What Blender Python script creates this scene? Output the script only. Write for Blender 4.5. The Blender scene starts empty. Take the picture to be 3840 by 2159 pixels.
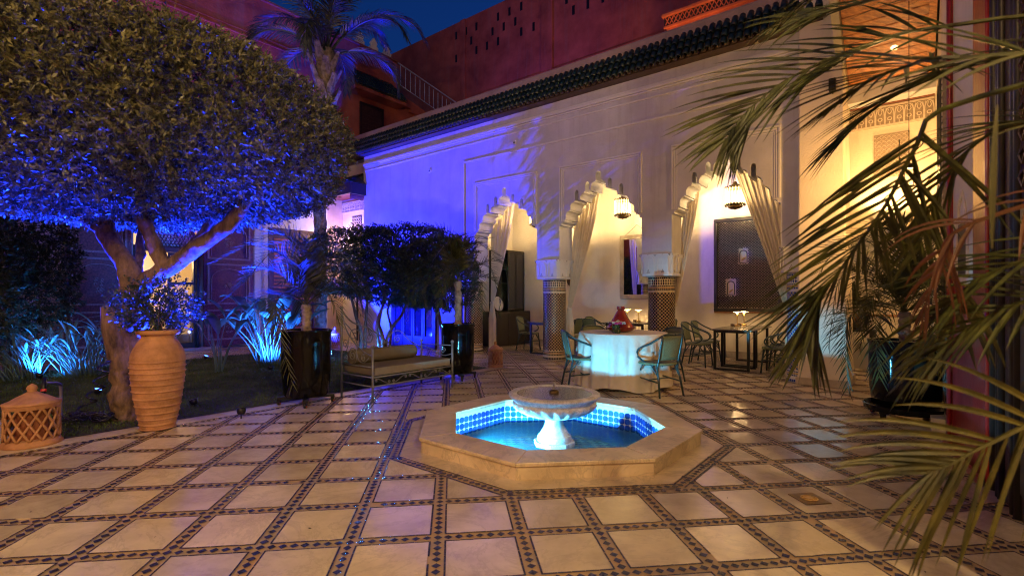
import bpy, math, random
import numpy as np
from mathutils import Vector, Matrix
R = math.radians
rng = np.random.default_rng(7)
random.seed(7)
C = bpy.context.scene.collection
sc = bpy.context.scene

# ---------------------------------------------------------------- camera
cam = bpy.data.objects.new('camera', bpy.data.cameras.new('camera'))
C.objects.link(cam)
cam.location = (0, 0, 1.5)
cam.rotation_euler = (R(90), 0, 0)
cam.data.sensor_width = 36
cam.data.lens = 36 * 1880 / 3840
cam.data.shift_y = 35.5 / 3840
cam.data.clip_start = 0.05
cam.data.clip_end = 500
cam.data.dof.use_dof = True
cam.data.dof.focus_distance = 7.5
cam.data.dof.aperture_fstop = 2.2
sc.camera = cam

# ---------------------------------------------------------------- world, exposure
w = bpy.data.worlds.new('World'); sc.world = w; w.use_nodes = True
nt = w.node_tree
sky = nt.nodes.new('ShaderNodeTexSky'); sky.sky_type = 'NISHITA'; sky.sun_disc = False
sky.sun_elevation = R(0); sky.sun_rotation = R(200); sky.ozone_density = 6.0; sky.air_density = 1.0
bg = nt.nodes['Background']
nt.links.new(sky.outputs[0], bg.inputs[0]); bg.inputs[1].default_value = SKY_STRENGTH = 0.30
sc.view_settings.view_transform = 'Standard'
sc.view_settings.look = 'None'
sc.view_settings.exposure = 0.0
sc.view_settings.gamma = 1.0
sc.cycles.use_denoising = True
sc.cycles.max_bounces = 7
sc.cycles.diffuse_bounces = 3
sc.cycles.glossy_bounces = 3
sc.cycles.transparent_max_bounces = 12
sc.cycles.sample_clamp_indirect = 3.0
sc.cycles.sample_clamp_direct = 0.0
sc.cycles.caustics_reflective = False
sc.cycles.caustics_refractive = False
sc.cycles.use_light_tree = True
sc.cycles.filter_width = 1.1

# ---------------------------------------------------------------- the building's own frame: s along the arcade, t into it
TH = math.atan2(-0.6202, 0.7844)
U = Vector((0.7844, -0.6202, 0)); V = Vector((0.6202, 0.7844, 0)); O0 = Vector((1.04, 12.35, 0))
def L(s, t, z=0.0): return O0 + U * s + V * t + Vector((0, 0, z))
def toST(x, y):
    d = Vector((x, y, 0)) - O0
    return d.dot(U), d.dot(V)

def spot(name, loc, target, power, col, size=60, blend=.5, rad=.05):
    l = bpy.data.lights.new(name, 'SPOT'); l.energy = power; l.color = col
    l.spot_size = R(size); l.spot_blend = blend; l.shadow_soft_size = rad
    o = bpy.data.objects.new(name, l); C.objects.link(o); o.location = loc
    o.rotation_euler = (Vector(target) - Vector(loc)).to_track_quat('-Z', 'Y').to_euler()
    return o
def point(name, loc, power, col, rad=.06):
    l = bpy.data.lights.new(name, 'POINT'); l.energy = power; l.color = col; l.shadow_soft_size = rad
    o = bpy.data.objects.new(name, l); C.objects.link(o); o.location = loc
    return o
BLUE = (0.004, 0.012, 1.0); CYAN = (0.10, 0.62, 1.0); WARM = (1.0, 0.60, 0.24); AMBER = (1.0, 0.50, 0.18)
# lamps of the place and added fills (most fixtures are built further down)
pl_ = spot('pool_light', (-0.47, 5.26, -0.05), (2.03, 7.20, 0.18), 105, CYAN, 80, .3, .03); pl_.scale = (1, .30, 1)
spot('pool_light_bowl', (-0.47, 5.26, -0.05), (.45, 5.55, .16), 42, CYAN, 58, .5, .03)
spot('pool_light_low', (-0.47, 5.26, -0.04), (.75, 5.8, -.75), 950, CYAN, 128, .4, .03)
spot('pool_fill_front', (-.22, 4.78, -.03), (.0, 5.9, -.8), 330, CYAN, 135, .4, .03)  # added fill for the basin floor, no lamp sits in this wall
point('pool_glow', (0.35, 4.95, -0.07), 2, CYAN, .03)
spot('tree_uplight', (-4.30, 6.80, .17), (-4.30, 6.25, 3.2), 14000, (.004, .02, 1.0), 98, .8, .04)
spot('branch_uplight', (-3.36, 6.22, .17), (-4.02, 6.14, 2.05), 3000, BLUE, 40, .8, .04)
spot('tree_uplight_back', (-6.1, 7.3, .17), (-5.9, 5.9, 3.2), 12500, (.004, .02, 1.0), 110, .6, .04)
spot('crane_flower_light', (-4.85, 10.1, .17), (-5.5, 11.2, 1.4), 2100, (.02, .14, 1.0), 96, .7, .03)
spot('bed_light', (-8.55, 9.0, .17), (-8.6, 9.8, 1.0), 450, (.02, .20, 1.0), 140, .6, .03)
spot('wall_wash_light', tuple(L(-6.4, -2.6, .17)), tuple(L(-5.3, -.3, 3.2)), 10500, BLUE, 116, .6, .03)
point('bush_light', tuple(L(-3.40, -2.85, .17)), 70, (.04, .25, 1.0), .03)
spot('palm_light', tuple(L(-4.2, -4.4, .17)), (-4.9, 13.0, 5.5), 700, (.06, .05, 1.0), 44, .7, .04)
spot('high_wall_light', tuple(L(-7.6, -5.5, .17)), tuple(L(-9.2, -4.0, 10.5)), 5500, (.16, .03, 1.0), 50, .9, .04)
spot('high_wall_fill_right', tuple(L(-4.6, 2.0, 6.9)), tuple(L(-4.0, 6.0, 12.8)), 460, (.16, .03, 1.0), 110, .9, .04)  # added on the terrace to tint the red wall violet, no fixture
spot('far_wash_light', tuple(L(-4.6, -9.2, .17)), tuple(L(-1.6, -.3, 4.2)), 550, (.05, .02, 1.0), 46, .7, .03)
for i, (s, t, z) in enumerate(((-1.45, 1.3, 3.75), (1.2, 1.3, 3.75), (3.87, 1.3, 3.70))):
    point('lantern_bulb', tuple(L(s, t, z - .11)), 340, (1, .66, .28), .03)
spot('sconce_light', tuple(L(6.62, .36, 2.98)), tuple(L(6.62, .75, 4.4)), 130, (1, .56, .2), 150, .5, .05)
point('porch_fill', tuple(L(6.85, -1.25, 3.2)), 240, (1, .52, .15), .05)  # added fill for the pillar and canopy, its lantern is made up
point('nook_bulb', tuple(L(-8.4, -.35, 3.3)), 190, (1, .62, .18), .06)
point('room_bulb', tuple(L(-11.0, -5.6, 2.6)), 260, WARM, .1)
for (s, t, z), p in (((4.5, -13.5, 4.5), 1000), ((10.6, -11.0, 4.8), 1150), ((-2.5, -16.55, 4.8), 200)):  # the first, on its post, is added to brighten the near paving
    point('wall_lantern_bulb', tuple(L(s, t, z)), p, (1.0, .69, .29), .12)
spot('terrace_light', tuple(L(2.2, 2.2, 7.1)), tuple(L(1.5, 5.0, 9.6)), 280, (1, .46, .14), 150, .8, .1)

# ---------------------------------------------------------------- materials
def M(name, col, rough=.6, metal=0.0, var=.12, vscale=4.0, bump=0.0, bscale=40.0, col2=None, rnd=0.0,
      emis=None, estr=0.0, coat=0.0, spec=.5, trans=0.0, world=True, stretch=None, detail=4):
    m = bpy.data.materials.new(name); m.use_nodes = True
    n = m.node_tree.nodes; k = m.node_tree.links; b = n['Principled BSDF']
    b.inputs['Roughness'].default_value = rough; b.inputs['Metallic'].default_value = metal
    b.inputs['Coat Weight'].default_value = coat; b.inputs['Specular IOR Level'].default_value = spec
    if world: src = n.new('ShaderNodeNewGeometry').outputs['Position']
    else: src = n.new('ShaderNodeTexCoord').outputs['Object']
    if stretch:
        mp = n.new('ShaderNodeMapping'); mp.inputs['Scale'].default_value = stretch
        k.new(src, mp.inputs[0]); src = mp.outputs[0]
    nz = n.new('ShaderNodeTexNoise'); nz.inputs['Scale'].default_value = vscale; nz.inputs['Detail'].default_value = detail
    nz.inputs['Roughness'].default_value = .62
    k.new(src, nz.inputs['Vector'])
    rp = n.new('ShaderNodeValToRGB'); k.new(nz.outputs['Fac'], rp.inputs[0])
    c0 = [c * (1 - var) for c in col]; c1 = [min(1, c * (1 + var)) for c in (col2 or col)]
    rp.color_ramp.elements[0].position = .35; rp.color_ramp.elements[1].position = .68
    rp.color_ramp.elements[0].color = (*c0, 1); rp.color_ramp.elements[1].color = (*c1, 1)
    out = rp.outputs[0]
    if rnd:
        oi = n.new('ShaderNodeObjectInfo'); mr = n.new('ShaderNodeMapRange')
        mr.inputs['To Min'].default_value = 1 - rnd; mr.inputs['To Max'].default_value = 1 + rnd
        k.new(oi.outputs['Random'], mr.inputs['Value'])
        hs = n.new('ShaderNodeHueSaturation'); k.new(mr.outputs[0], hs.inputs['Value']); k.new(out, hs.inputs['Color']); out = hs.outputs[0]
    k.new(out, b.inputs['Base Color'])
    if bump:
        n2 = n.new('ShaderNodeTexNoise'); n2.inputs['Scale'].default_value = bscale; n2.inputs['Detail'].default_value = 3
        k.new(src, n2.inputs['Vector'])
        bp = n.new('ShaderNodeBump'); bp.inputs['Strength'].default_value = bump; bp.inputs['Distance'].default_value = .02
        k.new(n2.outputs['Fac'], bp.inputs['Height']); k.new(bp.outputs[0], b.inputs['Normal'])
    if emis:
        b.inputs['Emission Color'].default_value = (*emis, 1); b.inputs['Emission Strength'].default_value = estr
    if trans:
        o = n['Material Output']; tr = n.new('ShaderNodeBsdfTranslucent'); mx = n.new('ShaderNodeMixShader')
        k.new(out, tr.inputs['Color']); mx.inputs[0].default_value = trans
        k.new(b.outputs[0], mx.inputs[1]); k.new(tr.outputs[0], mx.inputs[2]); k.new(mx.outputs[0], o.inputs[0])
    return m

def add_wave_veins(m, scale, col, amount, dist=6.0):
    """marble veins mixed over the base colour"""
    n = m.node_tree.nodes; k = m.node_tree.links; b = n['Principled BSDF']
    lk = b.inputs['Base Color'].links[0]; base = lk.from_socket
    g = n.new('ShaderNodeNewGeometry'); oi = n.new('ShaderNodeObjectInfo')
    ad = n.new('ShaderNodeVectorMath'); ad.operation = 'MULTIPLY_ADD'
    ad.inputs[1].default_value = (1, 1, 1); cb = n.new('ShaderNodeCombineXYZ')
    mu = n.new('ShaderNodeMath'); mu.operation = 'MULTIPLY'; mu.inputs[1].default_value = 37
    k.new(oi.outputs['Random'], mu.inputs[0]); k.new(mu.outputs[0], cb.inputs[0]); k.new(mu.outputs[0], cb.inputs[2])
    k.new(g.outputs['Position'], ad.inputs[0]); k.new(cb.outputs[0], ad.inputs[2])
    nz = n.new('ShaderNodeTexNoise'); nz.inputs['Scale'].default_value = scale; nz.inputs['Detail'].default_value = 7
    nz.inputs['Roughness'].default_value = .7; nz.inputs['Distortion'].default_value = 1.6
    k.new(ad.outputs[0], nz.inputs['Vector'])
    r = n.new('ShaderNodeValToRGB'); e = r.color_ramp.elements
    e[0].position = .47; e[0].color = (0, 0, 0, 1); e[1].position = .53; e[1].color = (0, 0, 0, 1)
    x = e.new(.5); x.color = (1, 1, 1, 1)
    k.new(nz.outputs['Fac'], r.inputs[0])
    mm = n.new('ShaderNodeMath'); mm.operation = 'MULTIPLY'; mm.inputs[1].default_value = amount
    k.new(r.outputs[0], mm.inputs[0])
    mx = n.new('ShaderNodeMix'); mx.data_type = 'RGBA'
    k.new(mm.outputs[0], mx.inputs[0]); k.new(base, mx.inputs[6]); mx.inputs[7].default_value = (*col, 1)
    k.new(mx.outputs[2], b.inputs['Base Color'])

m_marble = M('floor marble', (.62, .50, .355), .165, var=.15, vscale=2.2, rnd=.15, col2=(.68, .57, .42), detail=8, bump=.05, bscale=6)
add_wave_veins(m_marble, 1.3, (.34, .27, .21), .30)
m_marble2 = M('fountain marble', (.60, .46, .30), .33, var=.15, vscale=3, col2=(.66, .53, .37), bump=.06, bscale=20, detail=8)
add_wave_veins(m_marble2, 1.3, (.33, .25, .18), .5)
m_bowl = M('old white marble', (.55, .53, .50), .38, var=.22, vscale=9, col2=(.66, .64, .61), bump=.15, bscale=60, detail=8)
add_wave_veins(m_bowl, 6, (.12, .09, .07), .45)
m_colbed = M('tile grout', (.56, .48, .34), .4, var=.12, vscale=10)
m_mortar = M('mosaic bed', (.52, .40, .27), .5, var=.2, vscale=3, col2=(.44, .27, .14), bump=.3, bscale=90)
m_navy = M('navy glazed chips', (.018, .022, .07), .16, var=.5, vscale=30, col2=(.03, .035, .10), bump=.35, bscale=120)
m_skirt = M('stone skirting', (.42, .36, .29), .5, var=.2, vscale=6, bump=.1)
m_plaster = M('white plaster', (.57, .57, .58), .85, var=.12, vscale=1.3, bump=.25, bscale=22, detail=8)
m_plaster2 = M('cream plaster', (.74, .67, .55), .88, var=.06, vscale=1.5, bump=.45, bscale=38, detail=6)
m_trim = M('smooth white moulding', (.70, .70, .68), .7, var=.04, bump=.05)
m_red = M('red lime render', (.34, .072, .048), .85, var=.22, vscale=1.1, col2=(.40, .10, .065), bump=.35, bscale=14, detail=8)
m_pinkcap = M('pink render', (.40, .29, .25), .85, var=.14, vscale=2.0, bump=.3, bscale=25, detail=8)
m_greentile = M('green glazed roof tile', (.006, .015, .012), .34, var=.5, vscale=18, col2=(.016, .034, .027), rnd=.3, bump=.2, bscale=40)
m_clayedge = M('clay', (.11, .075, .05), .8, var=.2, vscale=12)
m_terra = M('terracotta', (.38, .175, .08), .75, var=.22, vscale=5, col2=(.47, .24, .125), bump=.25, bscale=50, detail=6, world=False)
m_terradark = M('dark terracotta', (.30, .10, .05), .75, var=.2, vscale=6, bump=.2, bscale=50)
m_blackpot = M('black glazed pottery', (.003, .003, .004), .07, var=.3, bump=.04, bscale=3, stretch=(3, 3, 40), spec=.3, world=False)
m_black = M('black metal', (.012, .012, .013), .4, metal=.4, var=.2)
m_blackwood = M('black wood', (.018, .014, .012), .45, var=.3, vscale=8)
m_darkwood = M('dark carved wood', (.045, .022, .014), .45, var=.4, vscale=14, bump=.3, bscale=60)
m_orangewheel = M('orange plastic', (.5, .08, .02), .5)
m_raillit = M('blue lit iron', (.42, .45, .58), .5, var=.1)  # bluish light on the stair railing put into a paler iron colour
m_iron = M('grey painted iron', (.17, .18, .21), .45, metal=.2, var=.15, vscale=20)
m_cushion = M('taupe canvas', (.13, .105, .08), .9, var=.08, vscale=10, bump=.25, bscale=160)
m_cushion2 = M('pale canvas', (.22, .20, .17), .9, var=.08, vscale=10, bump=.3, bscale=30)
m_cloth = M('white linen', (.66, .60, .52), .85, var=.08, vscale=4, bump=.7, bscale=11, trans=.12)
m_curtain = M('cream curtain', (.78, .70, .56), .85, var=.05, vscale=6, trans=.35)
m_teal = M('dark teal painted tube', (.018, .045, .05), .32, var=.2, coat=.3)
m_weave = M('green woven rattan', (.10, .14, .07), .6, var=.45, vscale=160, col2=(.17, .18, .09), bump=.5, bscale=220)
m_seatpad = M('grey woven seat', (.09, .10, .08), .7, var=.3, vscale=120, bump=.3, bscale=200)
m_tabletop = M('dark table top', (.10, .09, .08), .18, var=.2)
m_tagine = M('red glazed clay', (.22, .022, .012), .22, var=.25, vscale=12, coat=.3)
m_bark = M('olive bark', (.085, .045, .03), .9, var=.5, vscale=7, col2=(.17, .105, .07), bump=1.0, bscale=16, stretch=(1.4, 1.4, .5), detail=8)
m_palmbark = M('palm bark', (.16, .12, .10), .9, var=.4, vscale=9, col2=(.28, .22, .19), bump=.8, bscale=24, detail=6)
m_leaf = M('olive leaf', (.038, .045, .028), .42, var=.6, vscale=9, col2=(.12, .115, .052), trans=.08)
m_leafdark = M('dark green leaf', (.018, .032, .014), .5, var=.4, vscale=9, col2=(.034, .052, .02), trans=.2)
m_frond = M('palm frond', (.016, .024, .006), .45, var=.55, vscale=7, col2=(.050, .056, .011), trans=.15)
m_frondyellow = M('yellowing palm frond', (.022, .030, .006), .45, var=.5, vscale=5, col2=(.085, .075, .012), trans=.25)
m_fronddry = M('dry palm frond', (.09, .03, .01), .6, var=.35, vscale=5, trans=.2)
m_grass = M('grass', (.045, .09, .02), .8, var=.4, vscale=2.0, col2=(.07, .10, .025), trans=.2)
m_soil = M('soil', (.035, .025, .016), .95, var=.4, vscale=12, bump=.6, bscale=40)
m_strel = M('crane flower leaf', (.10, .17, .15), .5, var=.25, vscale=6, trans=.2)
m_brass = M('brass', (.55, .38, .14), .3, metal=.9, var=.15)
m_oldbrass = M('aged brass', (.20, .13, .05), .4, metal=.8, var=.3)
m_glow = M('lit frosted glass', (1, .85, .6), .4, emis=(1.0, .62, .25), estr=14)
m_glowstrong = M('lit led ring', (1, .85, .6), .4, emis=(1.0, .62, .25), estr=170)
m_glowtube = M('lit glass rod', (.10, .085, .045), .15, emis=(1.0, .68, .28), estr=4.0)
m_mirror = M('mirror glass', (.9, .9, .9), .02, metal=1, var=0)
m_silver = M('hammered metal frame', (.45, .38, .28), .35, metal=.7, var=.2, bump=.5, bscale=90)
m_orangewood = M('varnished cedar', (.40, .13, .02), .38, var=.35, vscale=3, col2=(.50, .19, .03), stretch=(1, 7, 7), rnd=.15, bump=.1, coat=.2)
m_redwood = M('mahogany beam', (.16, .04, .018), .4, var=.3, vscale=4, coat=.2)
m_creambeam = M('cream painted beam', (.42, .38, .26), .6)
m_redpaint = M('red gloss paint', (.26, .014, .016), .28, var=.18, vscale=5, bump=.12, bscale=18, coat=.3)
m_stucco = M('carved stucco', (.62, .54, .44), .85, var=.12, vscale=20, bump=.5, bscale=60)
m_stuccoshade = M('shaded stucco ground', (.30, .24, .18), .9, var=.2, vscale=20)  # shade in the recesses behind the relief put into a darker colour
m_maroon = M('painted maroon panel', (.085, .016, .018), .5, var=.5, vscale=26, col2=(.14, .04, .03), bump=.1)
m_ornament = M('painted ornament', (.26, .19, .16), .6, var=.4, vscale=40)
m_pooltile = M('blue glazed pool tile', (.02, .09, .50), .16, var=.3, vscale=8, rnd=.3, bump=.15, bscale=20)
m_white = M('white tile', (.72, .74, .74), .3, var=.05)
m_navytile = M('black glazed tile', (.012, .014, .02), .2, var=.4, vscale=40, bump=.2, bscale=80)
m_ochre = M('ochre glazed tile', (.38, .22, .085), .28, var=.3, vscale=30, bump=.2, bscale=80)
m_bluetile = M('blue glazed tile', (.02, .07, .32), .22, var=.3, vscale=30)
m_yellowtile = M('yellow glazed tile', (.50, .34, .08), .3, var=.3, vscale=30)
m_hose = M('black rubber hose', (.012, .012, .02), .25)
m_pipe = M('painted metal pipe', (.20, .18, .30), .4, metal=.5)
m_skin = M('skin', (.40, .22, .15), .6)
m_hair = M('dark hair', (.012, .01, .009), .6)
m_shirt = M('dark shirt', (.02, .022, .03), .8)
m_darkglass = M('dark glass', (.02, .02, .03), .06, var=0, coat=.3)
m_book = M('pale ceramic', (.55, .52, .46), .5)

def glass(name, tint=(1, 1, 1), rough=.02, fac=.12, bump=0.0, bscale=12, murk_haze=None):
    m = bpy.data.materials.new(name); m.use_nodes = True
    n = m.node_tree.nodes; k = m.node_tree.links; n.remove(n['Principled BSDF'])
    t = n.new('ShaderNodeBsdfTransparent'); t.inputs[0].default_value = (*tint, 1)
    g = n.new('ShaderNodeBsdfGlossy'); g.inputs['Roughness'].default_value = rough
    f = n.new('ShaderNodeFresnel'); f.inputs[0].default_value = 1.33
    a = n.new('ShaderNodeMath'); a.operation = 'ADD'; a.inputs[1].default_value = fac; a.use_clamp = True
    k.new(f.outputs[0], a.inputs[0]); mx = n.new('ShaderNodeMixShader'); k.new(a.outputs[0], mx.inputs[0])
    k.new(t.outputs[0], mx.inputs[1]); k.new(g.outputs[0], mx.inputs[2]); k.new(mx.outputs[0], n['Material Output'].inputs[0])
    if murk_haze:
        df = n.new('ShaderNodeBsdfDiffuse'); df.inputs[0].default_value = (*murk_haze[:3], 1); m2 = n.new('ShaderNodeMixShader'); m2.inputs[0].default_value = murk_haze[3]
        k.new(t.outputs[0], m2.inputs[1]); k.new(df.outputs[0], m2.inputs[2]); k.new(m2.outputs[0], mx.inputs[1])
    if bump:
        ge = n.new('ShaderNodeNewGeometry'); nz = n.new('ShaderNodeTexNoise'); nz.inputs['Scale'].default_value = bscale
        bp = n.new('ShaderNodeBump'); bp.inputs['Strength'].default_value = bump; bp.inputs['Distance'].default_value = .02
        k.new(ge.outputs['Position'], nz.inputs['Vector']); k.new(nz.outputs['Fac'], bp.inputs['Height'])
        k.new(bp.outputs[0], g.inputs['Normal']); k.new(bp.outputs[0], f.inputs['Normal'])
    return m
def drips(m, amount, sx=5, sz=.35, thr=.52):
    """vertical weather streaks over the base colour"""
    n = m.node_tree.nodes; k = m.node_tree.links; b = n['Principled BSDF']; base = b.inputs['Base Color'].links[0].from_socket
    g = n.new('ShaderNodeNewGeometry'); mp = n.new('ShaderNodeMapping'); mp.inputs['Scale'].default_value = (sx, sx, sz)
    nz = n.new('ShaderNodeTexNoise'); nz.inputs['Scale'].default_value = 1; nz.inputs['Detail'].default_value = 6; nz.inputs['Roughness'].default_value = .7
    k.new(g.outputs['Position'], mp.inputs[0]); k.new(mp.outputs[0], nz.inputs['Vector'])
    r = n.new('ShaderNodeValToRGB'); r.color_ramp.elements[0].position = thr; r.color_ramp.elements[1].position = thr + .22
    k.new(nz.outputs['Fac'], r.inputs[0]); mm = n.new('ShaderNodeMath'); mm.operation = 'MULTIPLY'; mm.inputs[1].default_value = amount; k.new(r.outputs[0], mm.inputs[0])
    mx = n.new('ShaderNodeMix'); mx.data_type = 'RGBA'; k.new(mm.outputs[0], mx.inputs[0]); k.new(base, mx.inputs[6]); mx.inputs[7].default_value = (.22, .19, .16, 1)
    k.new(mx.outputs[2], b.inputs['Base Color'])
drips(m_plaster, .28); drips(m_pinkcap, .45, 7); drips(m_red, .35, 4, .3); drips(m_plaster2, .16, 3, .5); drips(m_redpaint, .35, 14, .8)
m_water = glass('pool water', (.80, .95, 1.0), .03, .0, .35, 9, (.12, .62, .85, .16))  # the diffuse cyan share paints a lit haze into the water surface
m_glass = glass('clear glass', (.96, .97, .95), .02, .05)
m_spray = glass('white water spray', (.55, .55, .55), .5, .35)

# ---------------------------------------------------------------- mesh helpers
class MB:
    def __init__(s): s.v = []; s.f = []
    def add(s, v, f):
        o = len(s.v); s.v += [tuple(p) for p in v]; s.f += [tuple(i + o for i in q) for q in f]; return s
    def box(s, x0, x1, y0, y1, z0, z1):
        return s.add([(x0,y0,z0),(x1,y0,z0),(x1,y1,z0),(x0,y1,z0),(x0,y0,z1),(x1,y0,z1),(x1,y1,z1),(x0,y1,z1)],
                     [(3,2,1,0),(4,5,6,7),(0,1,5,4),(1,2,6,5),(2,3,7,6),(3,0,4,7)])
    def quad(s, a, b, c, d): return s.add([a, b, c, d], [(0, 1, 2, 3)])
    def tube(s, pts, r, n=6, cap=True):
        pts = [Vector(p) for p in pts]; m = len(pts); rs = r if isinstance(r, (list, tuple)) else [r] * m
        up = None; o = len(s.v)
        for i, p in enumerate(pts):
            t = (pts[min(i + 1, m - 1)] - pts[max(i - 1, 0)]).normalized()
            if up is None:
                up = t.orthogonal().normalized()
            up = (up - t * up.dot(t))
            up = up.normalized() if up.length > 1e-5 else t.orthogonal().normalized()
            b = t.cross(up)
            for k in range(n):
                a = 2 * math.pi * k / n
                s.v.append(tuple(p + (up * math.cos(a) + b * math.sin(a)) * rs[i]))
        for i in range(m - 1):
            for k in range(n):
                a = o + i * n + k; b2 = o + i * n + (k + 1) % n
                s.f.append((a, b2, b2 + n, a + n))
        if cap:
            s.f.append(tuple(o + k for k in range(n))[::-1]); s.f.append(tuple(o + (m - 1) * n + k for k in range(n)))
        return s
    def lathe(s, prof, n=24, cx=0, cy=0, z=0, mod=None, a0=0.0):
        o = len(s.v)
        for (r, h) in prof:
            for k in range(n):
                a = a0 + 2 * math.pi * k / n; rr = r * (mod(a, h) if mod else 1)
                s.v.append((cx + rr * math.cos(a), cy + rr * math.sin(a), z + h))
        for i in range(len(prof) - 1):
            for k in range(n):
                a = o + i * n + k; b = o + i * n + (k + 1) % n
                s.f.append((a, b, b + n, a + n))
        s.f.append(tuple(o + k for k in range(n))[::-1]); s.f.append(tuple(o + (len(prof) - 1) * n + k for k in range(n)))
        return s
    def prism_y(s, poly, y0, y1):
        """outline in x,z extruded in y"""
        n = len(poly)
        v = [(x, y0, z) for x, z in poly] + [(x, y1, z) for x, z in poly]
        f = [tuple(range(n)), tuple(range(n, 2 * n))[::-1]] + [(i, i + n, (i + 1) % n + n, (i + 1) % n) for i in range(n)]
        return s.add(v, f)
    def prism_z(s, poly, z0, z1):
        n = len(poly)
        v = [(x, y, z0) for x, y in poly] + [(x, y, z1) for x, y in poly]
        f = [tuple(range(n))[::-1], tuple(range(n, 2 * n))] + [(i, (i + 1) % n, (i + 1) % n + n, i + n) for i in range(n)]
        return s.add(v, f)
    def loft(s, rings, cap=True):
        o = len(s.v); n = len(rings[0])
        for r in rings: s.v += [tuple(p) for p in r]
        for i in range(len(rings) - 1):
            for k in range(n):
                a = o + i * n + k; b = o + i * n + (k + 1) % n; s.f.append((a, b, b + n, a + n))
        if cap:
            s.f.append(tuple(o + k for k in range(n))[::-1]); s.f.append(tuple(o + (len(rings) - 1) * n + k for k in range(n)))
        return s
    def grid(s, P, nu, nv):
        o = len(s.v); s.v += [tuple(p) for p in P]
        for i in range(nu - 1):
            for j in range(nv - 1):
                a = o + i * nv + j; s.f.append((a, a + 1, a + nv + 1, a + nv))
        return s
    def mesh(s, name, mat, smooth=False):
        me = bpy.data.meshes.new(name); me.from_pydata(s.v, [], s.f)
        if mat: me.materials.append(mat)
        if smooth: me.shade_smooth()
        return me

def link(name, me, parent=None, loc=(0, 0, 0), rz=0.0):
    o = bpy.data.objects.new(name, me); C.objects.link(o); o.location = loc
    if rz: o.rotation_euler = (0, 0, rz)
    if parent: o.parent = parent
    return o
def obj(name, mb, mat, parent=None, smooth=False, loc=(0, 0, 0), rz=0.0, bevel=0.0, kind=None, sub=0, angle=None):
    me = mb.mesh(name, mat, smooth)
    if smooth and angle: me.set_sharp_from_angle(angle=R(angle))
    o = link(name, me, parent, loc, rz)
    if bevel:
        b = o.modifiers.new('bevel', 'BEVEL'); b.width = bevel; b.segments = 2; b.limit_method = 'ANGLE'; b.angle_limit = R(40)
    if sub:
        b = o.modifiers.new('sub', 'SUBSURF'); b.levels = sub; b.render_levels = sub
    if kind: o['kind'] = kind
    return o
def tag(o, label, cat, group=None):
    o['label'] = label; o['category'] = cat
    if group: o['group'] = group
    return o
def thing(name, label, cat, loc=(0, 0, 0), rz=0.0, group=None):
    return tag(link(name, None, None, loc, rz), label, cat, group)
def bthing(name, label, cat, s=0, t=0, z=0, rz=0.0, group=None):
    return thing(name, label, cat, tuple(L(s, t, z)), TH + rz, group)
def struct(o): o['kind'] = 'structure'; return o
def children(o): return [c for c in bpy.data.objects if c.parent == o]
def copy_tree(o, loc, rz, label=None):
    kids = children(o)
    r = o.copy(); C.objects.link(r); r.location = loc; r.rotation_euler = (0, 0, rz)
    if label: r['label'] = label
    for ch in kids:
        gk = children(ch)
        c = ch.copy(); C.objects.link(c); c.parent = r
        for g in gk:
            d = g.copy(); C.objects.link(d); d.parent = c
    return r
def np_mesh(name, verts, quads, mat, smooth=False):
    me = bpy.data.meshes.new(name); verts = np.asarray(verts, dtype=np.float32).reshape(-1, 3); quads = np.asarray(quads, dtype=np.int32)
    k = quads.shape[1]
    me.vertices.add(len(verts)); me.vertices.foreach_set('co', verts.ravel())
    me.loops.add(quads.size); me.loops.foreach_set('vertex_index', quads.ravel())
    me.polygons.add(len(quads)); me.polygons.foreach_set('loop_start', np.arange(0, quads.size, k, dtype=np.int32))
    me.update(calc_edges=True); me.validate()
    if mat: me.materials.append(mat)
    if smooth: me.shade_smooth()
    return me
def leaves(name, P, D, N, Ln, W, mat):
    """one folded diamond per leaf"""
    D = D / np.linalg.norm(D, axis=1, keepdims=True)
    S = np.cross(D, N); S /= np.maximum(np.linalg.norm(S, axis=1, keepdims=True), 1e-6)
    Nn = np.cross(S, D); Ln = Ln[:, None]; W = W[:, None]
    v = np.stack([P, P + D * Ln * .5 + S * W * .5 + Nn * W * .15, P + D * Ln, P + D * Ln * .5 - S * W * .5 + Nn * W * .15], axis=1)
    n = len(P); q = np.arange(n * 4, dtype=np.int32).reshape(n, 4)
    return np_mesh(name, v.reshape(-1, 3), q, mat)
def unit(n):
    v = rng.normal(size=(n, 3)); return v / np.linalg.norm(v, axis=1, keepdims=True)
def arc(cx, cz, r, a0, a1, n):
    return [(cx + r * math.cos(a0 + (a1 - a0) * i / n), cz + r * math.sin(a0 + (a1 - a0) * i / n)) for i in range(n + 1)]
def spline(pts, n):
    pts = [Vector(p) for p in pts]; P = [pts[0] * 2 - pts[1]] + pts + [pts[-1] * 2 - pts[-2]]; out = []
    m = len(pts) - 1
    for i in range(n + 1):
        u = i / n * m; k = min(int(u), m - 1); f = u - k
        a, b, c, d = P[k:k + 4]
        out.append(.5 * ((2 * b) + (c - a) * f + (2 * a - 5 * b + 4 * c - d) * f * f + (3 * b - a - 3 * c + d) * f ** 3))
    return out

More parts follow.
